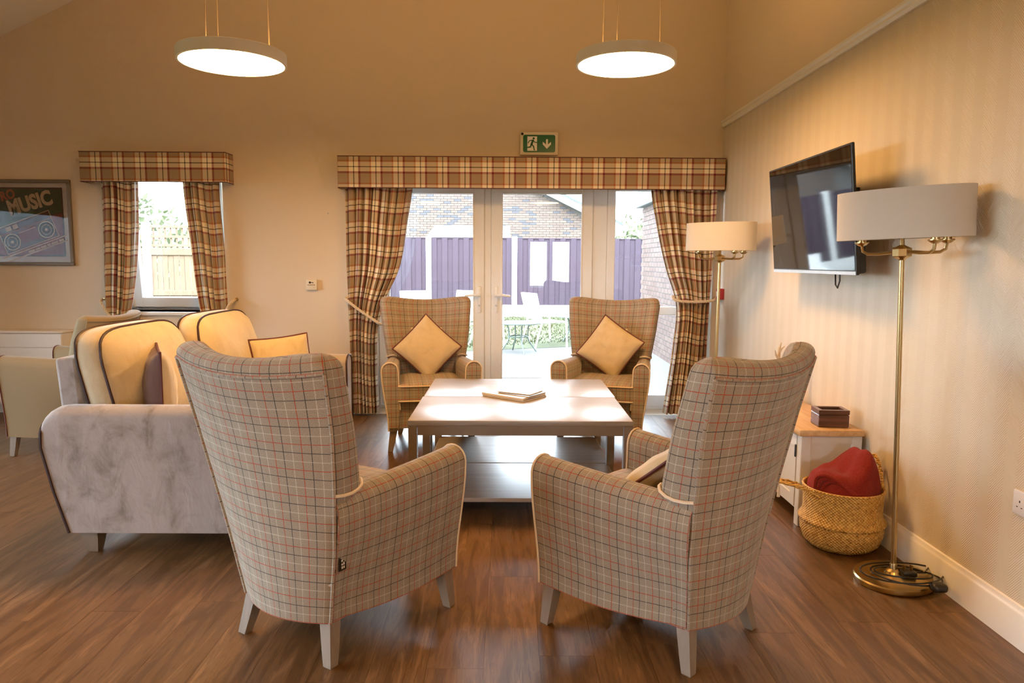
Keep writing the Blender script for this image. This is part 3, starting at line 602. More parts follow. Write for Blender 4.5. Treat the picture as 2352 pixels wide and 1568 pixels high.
# ------------------------------------------------------------------ sofa
sofa = thing('velvet_sofa', 'two seat grey beige velvet sofa with dark piping, left of the tables', 'sofa', (0, 0, 0))
SX0, SX1, SY0, SY1 = -2.02, -1.10, 3.07, 5.00
def arm(y0, y1, outer):
    w = y1 - y0; r = 0.055
    secs = []
    for q in (0.0, 0.006, 0.016, 0.03, 0.045, 0.065, 0.09, 0.16, 0.3, 0.45, 0.6, 0.75, 0.88, 0.95, 0.975, 1.0):
        xs = lerp(SX0, SX1, q)
        e = 0.0
        if q < 0.09: e = 1 - (q / 0.09) ** 0.9
        if q > 0.95: e = -(q - 0.95) / 0.05 * 0.35
        zt = 0.678 - 0.060 * (1 - math.sqrt(max(0, 1 - min(1, abs(e)) ** 2)))
        pts = []
        for z, f in ((0.115, 0.0), (0.30, 0.0), (0.50, 0.0)): pts.append((y0 + 0.012 * (0.5 - z), z))
        for j in range(9):
            a = PI - PI * j / 8; pts.append(((y0 + y1) / 2 + w / 2 * math.cos(a) * 1.04, zt - r + r * math.sin(a)))
        for z in (0.50, 0.30, 0.115): pts.append((y1, z))
        ring = []
        for y, z in pts:
            sh = (-0.0) if q > 0.4 else (0.085 * (1 - smooth((z - 0.10) / 0.42)) * (1 - q / 0.4))
            ring.append((xs + sh - 0.02 * math.sin(PI * min(1, max(0, (z - 0.1) / 0.58))) * (1 if q < 0.02 else 0), y, z))
        secs.append(ring)
    a = MB().loft(secs, True, True, True).build('arm', 'velvet', sofa, angle=60)
    for rr, mat in ((secs[0], 'piping_dark'), (secs[-1], 'piping_dark')): MB().tube(rr, 0.0065, 6).build('piping', mat, a)
arm(SY0, SY0 + 0.15, 1); arm(SY1 - 0.15, SY1, -1)
MB().rbox(SX0 + 0.09, SX1 - 0.02, SY0 + 0.14, SY1 - 0.14, 0.115, 0.34, 0.015, 2).build('base', 'velvet', sofa)
def lean(x, y, z, a, b, c): return (x - 0.07 * (z - 0.45), y, z)
MB().rbox(SX0 - 0.015, SX0 + 0.085, SY0 + 0.175, SY1 - 0.145, 0.30, 0.87, 0.022, 3, 0, lean).build('back_frame', 'velvet', sofa, angle=60)
for k in range(2):
    y0 = SY0 + 0.135 + k * 0.83; y1 = y0 + 0.825; kx = 0.085 * k
    MB().rbox(-1.79, -1.09, y0, y1, 0.335, 0.475, 0.03, 3, 0.02).build('seat_cushion', 'velvet', sofa, angle=60)
    # boxed back cushion: outline in (y, z), thickness in x
    n = 40; out = []
    for i in range(n):
        a = 2 * PI * i / n; cs, sn = math.cos(a), math.sin(a); ex = 0.42
        out.append(((y0 + y1) / 2 + (y1 - y0) / 2 * math.copysign(abs(cs) ** ex, cs), 0.722 + 0.258 * math.copysign(abs(sn) ** ex, sn) + (0.018 * (1 - (2 * i / n - 0.5) ** 2 * 4) if sn > 0.5 else 0)))
    cy = (y0 + y1) / 2; rings = []
    for dx, s in ((0.0, 0.0), (-0.030, 0.35), (-0.026, 0.7), (-0.012, 0.93), (0.0, 1.0), (0.04, 1.012), (0.075, 1.012), (0.112, 1.0), (0.140, 0.93), (0.180, 0.7), (0.200, 0.35), (0.205, 0.0)):
        rings.append([(-1.905 + kx + dx - 0.24 * (cz_ - 0.715) , cy + (py - cy) * s, cz_) for py, pz in out for cz_ in [0.715 + (pz - 0.715) * s]])
    bc = MB().loft(rings[1:-1], True, True, True).build('back_cushion', 'gold', sofa, angle=80)
    for idx in (4, 7): MB().tube([rings[idx][i] for i in range(n)], 0.0068, 6, closed=True).build('piping', 'piping_dark', bc)
for x, y in ((SX0 + 0.14, SY0 + 0.09), (SX1 - 0.10, SY0 + 0.08), (SX0 + 0.14, SY1 - 0.09), (SX1 - 0.10, SY1 - 0.08)):
    dx = 0.018 if x < -1.5 else -0.018
    leg_mb((x, y), (x + dx * 0.3, y), 0.088, 0.045, 0.12).build('leg', 'leg', sofa, smooth=False)
pillow('scatter_cushion', 'golden cushion seen edge-on against the near end of the sofa back', 0.42, 0.15, (-1.665, 3.40, 0.692), Matrix.Rotation(math.radians(-62), 3, 'Z').to_4x4().to_euler(), front='gold', back='gold_dark', group=GC)
o = [x for x in bpy.data.objects if x.name.startswith('scatter_cushion')][-1]
pillow('scatter_cushion', 'golden cushion propped in the far corner of the sofa', 0.38, 0.14, (-1.45, 4.60, 0.645), (Matrix.Rotation(math.radians(-145), 3, 'Z') @ Matrix.Rotation(math.radians(15), 3, 'X') @ Matrix.Rotation(math.radians(4), 3, 'Y')).to_euler(), front='gold', back='gold_dark', group=GC, ph=3.0)

# ------------------------------------------------------------------ coffee tables
def coffee_table(loc, label):
    t = thing('coffee_table', label, 'table', loc, 0, 'pair of coffee tables pushed together'); W, D, Hh = 1.14, 0.650, 0.52
    MB().rbox(-W / 2, W / 2, -D / 2, D / 2, Hh - 0.026, Hh, 0.003, 2).build('table_top', 'table', t)
    for s in (-1, 1):
        MB().box(-W / 2 + 0.05, W / 2 - 0.05, s * (D / 2 - 0.012) - 0.01, s * (D / 2 - 0.012) + 0.01, Hh - 0.076, Hh - 0.026).build('apron', 'table_leg', t, smooth=False)
        MB().box(s * (W / 2 - 0.012) - 0.01, s * (W / 2 - 0.012) + 0.01, -D / 2 + 0.05, D / 2 - 0.05, Hh - 0.076, Hh - 0.026).build('apron', 'table_leg', t, smooth=False)
        for q in (-1, 1): MB().rbox(s * (W / 2 - 0.024) - 0.022, s * (W / 2 - 0.024) + 0.022, q * (D / 2 - 0.024) - 0.022, q * (D / 2 - 0.024) + 0.022, 0, Hh - 0.026, 0.002, 1).build('leg', 'table_leg', t)
    MB().rbox(-W / 2 + 0.03, W / 2 - 0.03, -D / 2 + 0.003, D / 2 - 0.003, 0.095, 0.117, 0.003, 1).build('shelf', 'table', t); return t
coffee_table((0.065, 3.882, 0), 'taupe coffee table with lower shelf, nearest the camera')
coffee_table((0.070, 4.537, 0), 'taupe coffee table with lower shelf, nearest the far armchairs')
mz = 0.5205
for k, (w, d, h, cx, cy, a, cov, lab) in enumerate([(0.305, 0.225, 0.009, 0.040, 4.225, -38, 'cover_b', 'thin dark magazine at the bottom of the pile'), (0.305, 0.225, 0.011, 0.035, 4.23, -38, 'cover_a', 'pale thick magazine second from the bottom of the pile'), (0.215, 0.185, 0.005, 0.085, 4.215, -35, 'cover_b', 'small dark edged magazine second from the top of the pile'), (0.215, 0.165, 0.006, 0.075, 4.235, -30, 'cover_a', 'white magazine with dark heading on top of the pile')]):
    t = thing('magazine', lab, 'magazine', (cx, cy, mz), math.radians(a), 'magazines on the coffee tables')
    MB().rbox(-w / 2, w / 2, -d / 2, d / 2, 0.0008, h - 0.0008, 0.0005, 1).build('pages', 'paper_white', t, smooth=False)
    m = MB(); m.box(-w / 2 - 0.001, w / 2 + 0.001, -d / 2 - 0.001, d / 2 + 0.001, h - 0.0008, h); m.box(-w / 2 - 0.001, w / 2 + 0.001, -d / 2 - 0.001, d / 2 + 0.001, 0, 0.0008); m.box(-w / 2 - 0.0015, -w / 2, -d / 2, d / 2, 0, h); m.build('cover', cov, t, smooth=False)
    if k == 3:
        MB().box(-0.02, 0.07, 0.055, 0.068, h, h + 0.0003).build('heading', 'black', t, smooth=False); MB().box(-0.075, 0.0, -0.06, 0.02, h, h + 0.0003).build('cover_picture', 'tableglass', t, smooth=False)
    mz += h + 0.0004

# ------------------------------------------------------------------ pendant lamps
def pendant(loc, label, feed):
    t = thing('pendant_lamp', label, 'ceiling lamp', loc, 0, 'round disc pendant lamps'); R = 0.274; h = 0.060
    MB().lathe([(R - 0.012, 0.0), (R, 0.0), (R, h - 0.004), (R - 0.004, h), (0.02, h + 0.001), (0.0005, h + 0.001)], 64, cap0=False, cap1=True).build('housing', 'lamp_ring', t, angle=30)
    MB().lathe([(R - 0.010, 0.010), (R - 0.010, 0.002), (R - 0.03, 0.001), (0.0005, 0.001)], 64, cap0=True, cap1=True).build('diffuser', 'glow', t, angle=30)
    MB().lathe([(0.10, h + 0.0015), (R - 0.035, h + 0.0015), (R - 0.035, h + 0.003), (0.10, h + 0.003)], 48, cap0=False, cap1=False).build('added_glow_ring', 'glow_added', t, angle=30)  # added glowing ring, brightens the ceiling and upper walls
    top = zc(loc[0]) - loc[2] - 0.03
    for k in range(3):
        a = 2 * PI * k / 3 + feed; x, y = 0.19 * math.cos(a), 0.19 * math.sin(a)
        MB().tube([(x, y, h), (x * 0.9, y * 0.9, top)], 0.0016, 5).build('wire', 'cable', t); MB().cyl((x, y, h - 0.001), (x, y, h + 0.012), 0.006).build('wire_grip', 'lamp_ring', t)
    MB().tube([(0.0, 0.0, h), (0.03, 0, h + 0.018), (0.10 * math.cos(feed), 0.10 * math.sin(feed), h + 0.02), (0.17 * math.cos(feed), 0.17 * math.sin(feed), h + 0.004), (0.186 * math.cos(feed), 0.186 * math.sin(feed), h + 0.03), (0.175 * math.cos(feed), 0.175 * math.sin(feed), top)], 0.0020, 6).build('power_cable', 'cable', t)
    MB().lathe([(0.06, 0.03), (0.06, 0.005), (0.05, 0.0), (0.001, 0.0)], 24, c=(0, 0, top)).build('ceiling_rose', 'lamp_ring', t)
    return t
pendant((-1.456, 3.92, 2.342), 'lit round disc pendant lamp on the left, above the sofa', 0.2)
pendant((0.640, 4.10, 2.395), 'lit round disc pendant lamp on the right, above the tables', 2.2)
pendant((-1.456, -0.40, 2.37), 'unseen disc pendant lamp added behind the camera to light the room, left', 0.2)  # unseen pendant, added to light the room
pendant((0.640, -0.40, 2.37), 'unseen disc pendant lamp added behind the camera to light the room, right', 0.2)  # another unseen pendant added for extra room light

# ------------------------------------------------------------------ floor lamps
def floor_lamp(loc, rz, label, lean_=(0, 0)):
    t = thing('floor_lamp', label, 'floor lamp', loc, rz, 'brass floor lamps with oval shades')
    MB().lathe([(0.150, 0.0), (0.152, 0.006), (0.152, 0.020), (0.147, 0.025), (0.05, 0.030), (0.035, 0.036), (0.030, 0.045), (0.016, 0.052), (0.014, 0.070), (0.0125, 0.075)], 48).build('base', 'brass', t, angle=30)
    MB().tube([(0, 0, 0.06), (0, 0, 0.7), (0, 0, 1.335)], 0.0105, 12).build('pole', 'brass', t)
    MB().lathe([(0.011, 1.318), (0.016, 1.323), (0.035, 1.332), (0.037, 1.335), (0.037, 1.362), (0.035, 1.365), (0.016, 1.374), (0.009, 1.378), (0.008, 1.46)], 8).build('hub', 'brass', t, angle=20)
    for k in range(3):
        a = (PI, 0.45, -0.45)[k] ; L = 0.155; ca, sa = math.cos(a), math.sin(a); o_ = MB()
        o_.tube([(0.03 * ca, 0.03 * sa, 1.350), (L * 0.55 * ca, L * 0.55 * sa, 1.345), (L * 0.85 * ca, L * 0.85 * sa, 1.346), (L * 0.97 * ca, L * 0.97 * sa, 1.357), (L * ca, L * sa, 1.384)], 0.0062, 8); ar = o_.build('lamp_arm', 'brass', t)
        MB().lathe([(0.008, 1.378), (0.018, 1.383), (0.027, 1.391), (0.027, 1.394), (0.016, 1.395), (0.016, 1.44), (0.012, 1.444)], 14, c=(L * ca, L * sa, 0)).build('candle_cup', 'brass', ar, angle=30)
    n = 56; a, b, z0, z1 = 0.252, 0.135, 1.402, 1.592; rings = []
    for dr, z in ((0, z0), (0, z1), (-0.004, z1), (-0.004, z0)): rings.append([((a + dr) * math.cos(2 * PI * k / n), (b + dr) * math.sin(2 * PI * k / n), z) for k in range(n)])
    rings.append(rings[0]); sh = MB().loft(rings, True).build('shade', 'shade', t, angle=30)
    MB().tube([(-a + 0.004, 0, 1.44), (a - 0.004, 0, 1.44)], 0.002, 5).build('shade_bar', 'brass', sh)
    t.rotation_euler = (lean_[0], lean_[1], rz); return t
lamp1 = floor_lamp((1.613, 2.865, 0), math.radians(-48), 'brass floor lamp nearest the camera with a coiled black cable at its base', (0.0, 0.0))
floor_lamp((1.462, 5.00, 0), math.radians(-42), 'brass floor lamp in the far corner beside the tied curtain')
lamp1.rotation_euler = (0.0, math.radians(-1.6), math.radians(-48)); 
# lean the near lamp slightly towards the room
lamp1.rotation_euler = (Matrix.Rotation(math.radians(-2.2), 3, 'Y') @ Matrix.Rotation(math.radians(-48), 3, 'Z')).to_euler(); lamp1.location.z = 0.006; lamp1.scale = (1, 1, 1.008)
cord = thing('lamp_cable', 'black power cable coiled on the near floor lamp base', 'cable', (1.62, 2.83, 0)); pts = []
for k in range(72):
    a = k / 72 * 2 * PI * 3.0; rr = (0.13, 0.09, 0.16)[int(k / 24) % 3] + 0.02 * math.sin(1.7 * a)
    pts.append((0.01 + rr * 1.05 * math.cos(a + 0.6), -0.01 + rr * 0.75 * math.sin(a + 0.6), 0.040 + 0.012 * math.sin(a * 0.5) ** 2 + 0.02 * (k / 72)))
MB().tube(pts, 0.0036, 6).build('flex', 'black', cord)
MB().rbox(0.055, 0.115, -0.150, -0.100, 0.034, 0.068, 0.014, 3).build('plug', 'black', cord); 
for dx in (0.0, 0.03):
    MB().box(0.02 + dx, 0.026 + dx, 0.005, 0.02, 0.062, 0.082).build('plug_pin', 'brass', cord, smooth=False)
MB().rbox(0.005, 0.065, -0.02, 0.035, 0.040, 0.063, 0.008, 2).build('inline_switch', 'black', cord)

# ------------------------------------------------------------------ television
tv = thing('television', 'black flat screen television on a wall bracket', 'television', (0, 0, 0))
tvm = bpy.data.objects.new('panel_mount', None); C.objects.link(tvm); tvm.parent = tv
hw, hh = 0.532, 0.300
ty = 3.837; tx = 1.575; tz = 1.564
tvm.matrix_world = Matrix.Translation((tx, ty, tz)) @ Matrix.Rotation(math.radians(-90.7), 4, 'Z') @ Matrix.Rotation(math.radians(5.45), 4, 'X')
tvm.name = 'screen_unit'
# local: +x along screen, +y away from viewer, z up
MB().rbox(-hw, hw, 0.0, 0.016, -hh, hh, 0.003, 1).build('bezel', 'black', tvm)
MB().box(-hw + 0.009, hw - 0.009, -0.0012, 0.0, -hh + 0.022, hh - 0.009).build('screen', 'screen', tvm, smooth=False)
MB().box(-hw + 0.003, hw - 0.003, -0.002, 0.0, -hh + 0.001, -hh + 0.017).build('lower_trim', 'silver', tvm, smooth=False)
MB().rbox(-hw + 0.02, hw - 0.02, 0.016, 0.062, -hh + 0.004, hh * 0.25, 0.012, 2).build('rear_housing', 'black', tvm)
MB().box(WX - 0.017, WX - 0.001, ty - 0.13, ty + 0.13, tz - 0.14, tz + 0.14).build('wall_plate', 'black', tv, smooth=False)
MB().box(tx + 0.05, WX - 0.01, ty - 0.035, ty + 0.035, tz - 0.045, tz + 0.045).build('bracket_arm', 'black', tv, smooth=False)
MB().tube([(tx + 0.05, ty - 0.30, tz - 0.25), (tx + 0.05, ty - 0.31, tz - 0.33), (tx + 0.05, ty - 0.29, tz - 0.365), (tx + 0.055, ty - 0.255, tz - 0.35), (tx + 0.06, ty - 0.235, tz - 0.28)], 0.004, 6).build('loose_cable', 'black', tv)

# ------------------------------------------------------------------ cabinet and what stands on it
cab = thing('media_cabinet', 'pale grey low cabinet with oak top under the television', 'cabinet', (0, 0, 0)); CX0, CX1, CY0, CY1, CT = 1.462, 1.766, 3.49, 4.60, 0.50
MB().rbox(CX0 - 0.018, CX1, CY0 - 0.02, CY1 + 0.02, CT - 0.032, CT, 0.006, 2).build('oak_top', 'oak', cab)
for x in (CX0, CX1 - 0.05):
    for y in (CY0, CY1 - 0.05): MB().rbox(x, x + 0.05, y, y + 0.05, 0, CT - 0.032, 0.003, 1).build('corner_post', 'greypaint', cab)
MB().box(CX0 + 0.012, CX1 - 0.005, CY0 + 0.012, CY1 - 0.012, 0.075, CT - 0.033).build('body', 'greypaint', cab, smooth=False)
for z0, z1 in ((CT - 0.075, CT - 0.033), (0.07, 0.11)):
    MB().box(CX0 + 0.05, CX1 - 0.05, CY0 + 0.004, CY0 + 0.014, z0, z1).build('end_rail', 'greypaint', cab, smooth=False)
n_d = 3; dw = (CY1 - CY0 - 0.11) / n_d
for k in range(n_d):
    ya = CY0 + 0.055 + k * dw; yb = ya + dw - 0.006; d = MB(); za, zb = 0.09, CT - 0.045
    for bb in ((ya, ya + 0.055, za, zb), (yb - 0.055, yb, za, zb), (ya + 0.055, yb - 0.055, zb - 0.055, zb), (ya + 0.055, yb - 0.055, za, za + 0.055)): d.box(CX0 - 0.002, CX0 + 0.014, *bb)
    do = d.build('door', 'greypaint', cab, smooth=False)
    MB().box(CX0 + 0.006, CX0 + 0.013, ya + 0.05, yb - 0.05, za + 0.05, zb - 0.05).build('door_panel', 'greypaint', do, smooth=False)
    MB().rbox(CX0 - 0.008, CX0 - 0.001, ya - 0.004, ya + 0.008, zb - 0.11, zb - 0.045, 0.002, 1).build('hinge', 'black', do)
    MB().lathe([(0.006, 0), (0.006, 0.012), (0.014, 0.018), (0.014, 0.024), (0.006, 0.028)], 12).build('knob', 'steel', do, loc=(CX0 - 0.002, yb - 0.03, (za + zb) / 2), rot=(0, -PI / 2, 0))
bx = thing('keepsake_box', 'dark polished wooden box with a glazed lid on the oak top', 'box', (1.640, 3.585, CT), math.radians(-4)); w, d, h = 0.150, 0.115, 0.088
m = MB(); m.rbox(-w / 2, w / 2, -d / 2, d / 2, 0.001, h - 0.024, 0.003, 1); m.build('box_body', 'darkwood', bx)
m = MB()
for b in ((-w / 2, w / 2, -d / 2, -d / 2 + 0.018), (-w / 2, w / 2, d / 2 - 0.018, d / 2), (-w / 2, -w / 2 + 0.02, -d / 2 + 0.018, d / 2 - 0.018), (w / 2 - 0.02, w / 2, -d / 2 + 0.018, d / 2 - 0.018)): m.box(*b, h - 0.022, h)
ld = m.build('lid_frame', 'darkwood', bx, smooth=False); MB().box(-w / 2 + 0.018, w / 2 - 0.018, -d / 2 + 0.016, d / 2 - 0.016, h - 0.012, h - 0.008).build('lid_pane', 'screen', ld, smooth=False)
st = thing('antler_ornament', 'pale branching antler ornament on the cabinet, showing above the armchair', 'ornament', (1.628, 4.16, CT), math.radians(20)); st.scale = (1.15, 1.15, 1.12)
MB().lathe([(0.055, 0), (0.055, 0.012), (0.045, 0.018), (0.02, 0.03), (0.012, 0.05), (0.010, 0.14), (0.018, 0.155), (0.012, 0.17)], 20).build('stand', 'darkwood', st, angle=30)
for s in (1, -1):
    a = MB(); a.tube([(0.004 * s, 0, 0.16), (0.03 * s, 0.0, 0.19), (0.052 * s, -0.005, 0.235), (0.055 * s, -0.01, 0.29), (0.046 * s, -0.012, 0.325)], [0.011, 0.010, 0.009, 0.007, 0.002], 7)
    for p, q in (((0.035 * s, 0, 0.20), (0.012 * s, -0.02, 0.255)), ((0.052 * s, -0.005, 0.235), (0.085 * s, -0.015, 0.285)), ((0.055 * s, -0.008, 0.27), (0.030 * s, -0.02, 0.305))): a.tube([p, tuple(lerp(p[i], q[i], 0.5) + (0.006 * s if i == 0 else 0) for i in range(3)), q], [0.008, 0.006, 0.0015], 6)
    a.build('antler', 'antler', st)

# ------------------------------------------------------------------ basket and blanket
BKX, BKY = 1.573, 3.262
bk = thing('seagrass_basket', 'golden woven seagrass belly basket with rope handles beside the floor lamp', 'basket', (BKX, BKY, 0))
MB().lathe([(0.10, 0.0), (0.138, 0.004), (0.166, 0.03), (0.180, 0.07), (0.183, 0.10), (0.178, 0.126), (0.16, 0.126), (0.13, 0.01), (0.001, 0.008)], 48, cap0=True, cap1=False).build('lower_belly', 'weave', bk, angle=70)
MB().lathe([(0.174, 0.118), (0.188, 0.123), (0.192, 0.131), (0.186, 0.141), (0.177, 0.153), (0.172, 0.18), (0.173, 0.23), (0.176, 0.272), (0.177, 0.283), (0.171, 0.284), (0.166, 0.27), (0.163, 0.18), (0.166, 0.13)], 48, cap0=False, cap1=False).build('upper_collar', 'weave', bk, angle=70)
MB().tube([(0.175 * math.cos(a), 0.175 * math.sin(a), 0.284) for a in np.linspace(0, 2 * PI, 33)[:-1]], 0.0055, 7, closed=True).build('rim', 'weave', bk)
for a, lean_, up in ((math.radians(192), 0.165, 0.065), (math.radians(20), 0.005, 0.150)):
    ca, sa = math.cos(a), math.sin(a); ta = (-sa, ca); P = []
    for k in range(17):
        q = k / 16; off = (q - 0.5) * 0.13; hgt = math.sin(PI * q); P.append((0.176 * ca + ta[0] * off * (1 - 0.25 * hgt) + ca * lean_ * hgt, 0.176 * sa + ta[1] * off * (1 - 0.25 * hgt) + sa * lean_ * hgt, 0.265 + up * hgt ** 0.6))
    h_ = bpy.data.objects.new('handle', None); C.objects.link(h_); h_.parent = bk
    for st_ in range(2): MB().tube([(p[0] + 0.005 * math.cos(k * 1.5 + PI * st_), p[1] + 0.003 * math.sin(k * 1.5 + PI * st_), p[2] + 0.005 * math.sin(k * 1.5 + PI * st_)) for k, p in enumerate(P)], 0.0062, 6).build('rope_strand', 'weave', h_)
    if up < 0.1:
        e = P[8]; MB().tube([e, (e[0] + 0.004, e[1], e[2] - 0.02), (e[0] + 0.004, e[1], e[2] - 0.035), (e[0] + 0.004, e[1], e[2] - 0.075)], [0.002, 0.002, 0.006, 0.008], 6).build('tassel', 'rope', h_)
bl = thing('red_blanket', 'folded red knitted blanket inside the seagrass basket', 'blanket', (BKX, BKY, 0.0)); n = 44; vs = []
for j in range(n + 1):
    for i in range(n + 1):
        u, v = -1 + 2 * i / n, -1 + 2 * j / n
        x = u * math.sqrt(1 - v * v / 2) * 0.161; y = v * math.sqrt(1 - u * u / 2) * 0.161; rr = min(1, math.hypot(x, y) / 0.1612)
        top = lerp(0.362, 0.462, smooth((x + 0.03) / 0.11)) - 0.05 * smooth((x - 0.08) / 0.08) - 0.25 * max(0, -y - 0.06) * (1 - smooth((x + 0.16) / 0.2) * 0.5)
        top += 0.006 * math.sin(40 * x + 25 * y) + 0.004 * math.sin(60 * y - 30 * x)
        vs.append((x, y, 0.22 + (top - 0.22) * max(0.0, 1 - rr ** 7) ** 0.5))
MB().add(vs, [(j * (n + 1) + i, j * (n + 1) + i + 1, (j + 1) * (n + 1) + i + 1, (j + 1) * (n + 1) + i) for j in range(n) for i in range(n)]).build('folded_body', 'knit', bl, angle=80)
for k in range(5):
    q = k / 4; P = [(-0.152 + 0.012 * k, -0.045 - 0.012 * k, 0.285), (-0.150 + 0.018 * k, -0.060 - 0.012 * k, 0.345 - 0.010 * k), (-0.115 + 0.018 * k, -0.085 - 0.010 * k, 0.356 - 0.013 * k), (-0.07 + 0.014 * k, -0.118 - 0.006 * k, 0.330 - 0.010 * k), (-0.02 + 0.012 * k, -0.150, 0.285)]
    Q = [tuple(spline([0, 1, 2, 3, 4], [p[c] for p in P], tt) for c in range(3)) for tt in np.linspace(0, 4, 18)]
    MB().tube(Q, 0.011, 7).build('fold_edge', 'knit', bl)

# ------------------------------------------------------------------ wall fittings
sg = thing('exit_sign', 'green fire exit sign with running figure and down arrow above the pelmet', 'sign', (0.248, WY, 2.196)); 
MB().rbox(-0.157, 0.157, -0.045, -0.001, 0.0, 0.187, 0.008, 2).build('housing', 'ivory', sg)
fy = -0.0465; m = MB(); R = 0.016; pp = []
for cx_, cz_, a0 in ((0.133 - R, 0.163 - R, 0), (-0.133 + R, 0.163 - R, 90), (-0.133 + R, 0.022 + R, 180), (0.133 - R, 0.022 + R, 270)):
    for k in range(5): a = math.radians(a0 + 22.5 * k); pp.append((cx_ + R * math.cos(a), cz_ + R * math.sin(a)))
m.poly(pp, fy, 0.0015).build('green_panel', 'green', sg, smooth=False)
MB().box(-0.098, -0.018, fy - 0.0012, fy, 0.034, 0.150).build('door_symbol', 'signwhite', sg, smooth=False)
m = MB(); y_ = fy - 0.0024
m.poly([(-0.046 + 0.0095 * math.cos(a), 0.134 + 0.0095 * math.sin(a)) for a in np.linspace(0, 2 * PI, 15)[:-1]], y_, 0.001)
def limb(pts, w):
    for (a, b), (c, d) in zip(pts, pts[1:]):
        L = math.hypot(c - a, d - b); nx, nz = -(d - b) / L * w / 2, (c - a) / L * w / 2; ex, ez = (c - a) / L * w * .3, (d - b) / L * w * .3
        m.poly([(a + nx - ex, b + nz - ez), (c + nx + ex, d + nz + ez), (c - nx + ex, d - nz + ez), (a - nx - ex, b - nz - ez)], y_, 0.001)
limb([(-0.052, 0.118), (-0.064, 0.085)], 0.017); limb([(-0.050, 0.118), (-0.036, 0.103), (-0.018, 0.101)], 0.007); limb([(-0.058, 0.120), (-0.082, 0.113), (-0.092, 0.096)], 0.007)
limb([(-0.062, 0.086), (-0.046, 0.068), (-0.040, 0.040)], 0.010); limb([(-0.066, 0.086), (-0.072, 0.065), (-0.102, 0.060)], 0.010)
m.build('running_figure', 'green', sg, smooth=False)
m = MB(); m.poly([(0.056, 0.128), (0.072, 0.128), (0.072, 0.085), (0.098, 0.108), (0.098, 0.086), (0.064, 0.050), (0.030, 0.086), (0.030, 0.108), (0.056, 0.085)], fy - 0.0012, 0.001); m.build('down_arrow', 'signwhite', sg, smooth=False)
MB().lathe([(0.011, 0), (0.011, 0.002), (0.001, 0.002)], 16).build('approval_dot', 'p_black', sg, loc=(-0.140, -0.045, 0.170), rot=(PI / 2, 0, 0))
ks = thing('key_switch', 'small ivory wall switch plate with a key symbol, left of the garden doors', 'switch', (-1.667, WY, 1.068))
MB().rbox(-0.046, 0.046, -0.030, -0.001, 0, 0.090, 0.005, 2).build('plate', 'ivory', ks)
m = MB(); m.poly([(-0.012 + 0.0095 * math.cos(a), 0.064 + 0.0095 * math.sin(a)) for a in np.linspace(0, 2 * PI, 13)[:-1]], -0.0312, 0.001); m.box(-0.006, 0.017, -0.0312, -0.0302, 0.0615, 0.0665); m.box(0.012, 0.016, -0.0312, -0.0302, 0.0565, 0.062); m.build('key_symbol', 'p_black', ks, smooth=False)
m = MB(); xk = -0.032
for w_ in (0.006, 0.008, 0.004, 0.010, 0.007, 0.006, 0.008): m.box(xk, xk + w_, -0.0308, -0.0302, 0.041, 0.0465); xk += w_ + 0.0022
m.build('caption', 'gold_dark', ks, smooth=False)
MB().lathe([(0.003, 0), (0.003, 0.002)], 8).build('indicator', 'steel', ks, loc=(0.020, -0.030, 0.022), rot=(PI / 2, 0, 0))
tag(MB().lathe([(0.0001, 0), (0.007, 0.0), (0.006, 0.003), (0.0001, 0.004)], 10).build('wall_screw', 'steel', loc=(-1.52, WY, 1.712), rot=(PI / 2, 0, 0)), 'tiny screw head in the wall left of the long pelmet', 'screw')
cp = thing('call_point', 'small red fire call point on the right wall in the far corner', 'call point', (WX, 5.98, 1.06))
MB().rbox(-0.045, -0.001, -0.045, 0.045, -0.045, 0.045, 0.004, 2).build('box_body', 'red', cp); MB().box(-0.047, -0.045, -0.028, 0.028, -0.02, 0.02).build('push_plate', 'signwhite', cp, smooth=False)
so = thing('wall_socket', 'white double power socket low on the wallpapered wall', 'socket', (WX, 2.365, 0.497))
MB().rbox(-0.010, -0.0005, -0.073, 0.073, -0.043, 0.043, 0.004, 2).build('face_plate', 'socket', so)
for s in (-1, 1):
    for dy, dz, wy_, wz_ in ((0.0, 0.012, 0.003, 0.007), (-0.011, -0.008, 0.005, 0.003), (0.011, -0.008, 0.005, 0.003)):
        MB().box(-0.0108, -0.0098, s * 0.038 + dy - wy_ / 2 - 0.001, s * 0.038 + dy + wy_ / 2 + 0.001, dz - 0.006 - wz_ / 2, dz - 0.006 + wz_ / 2).build('pin_hole', 'p_black', so, smooth=False)
rd = thing('radiator_cover', 'low white panelled radiator cover under the music poster', 'radiator', (-4.60, WY, 0))
m = MB(); m.rbox(-0.90, 0.885, -0.16, -0.005, 0.10, 0.70, 0.008, 2); m.build('case', 'white', rd); MB().rbox(-0.91, 0.895, -0.17, -0.004, 0.70, 0.722, 0.008, 2).build('top', 'white', rd)
for k in range(5): MB().rbox(-0.89, 0.88, -0.168, -0.160, 0.115 + k * 0.117, 0.115 + k * 0.117 + 0.112, 0.003, 1).build('front_board', 'white', rd)

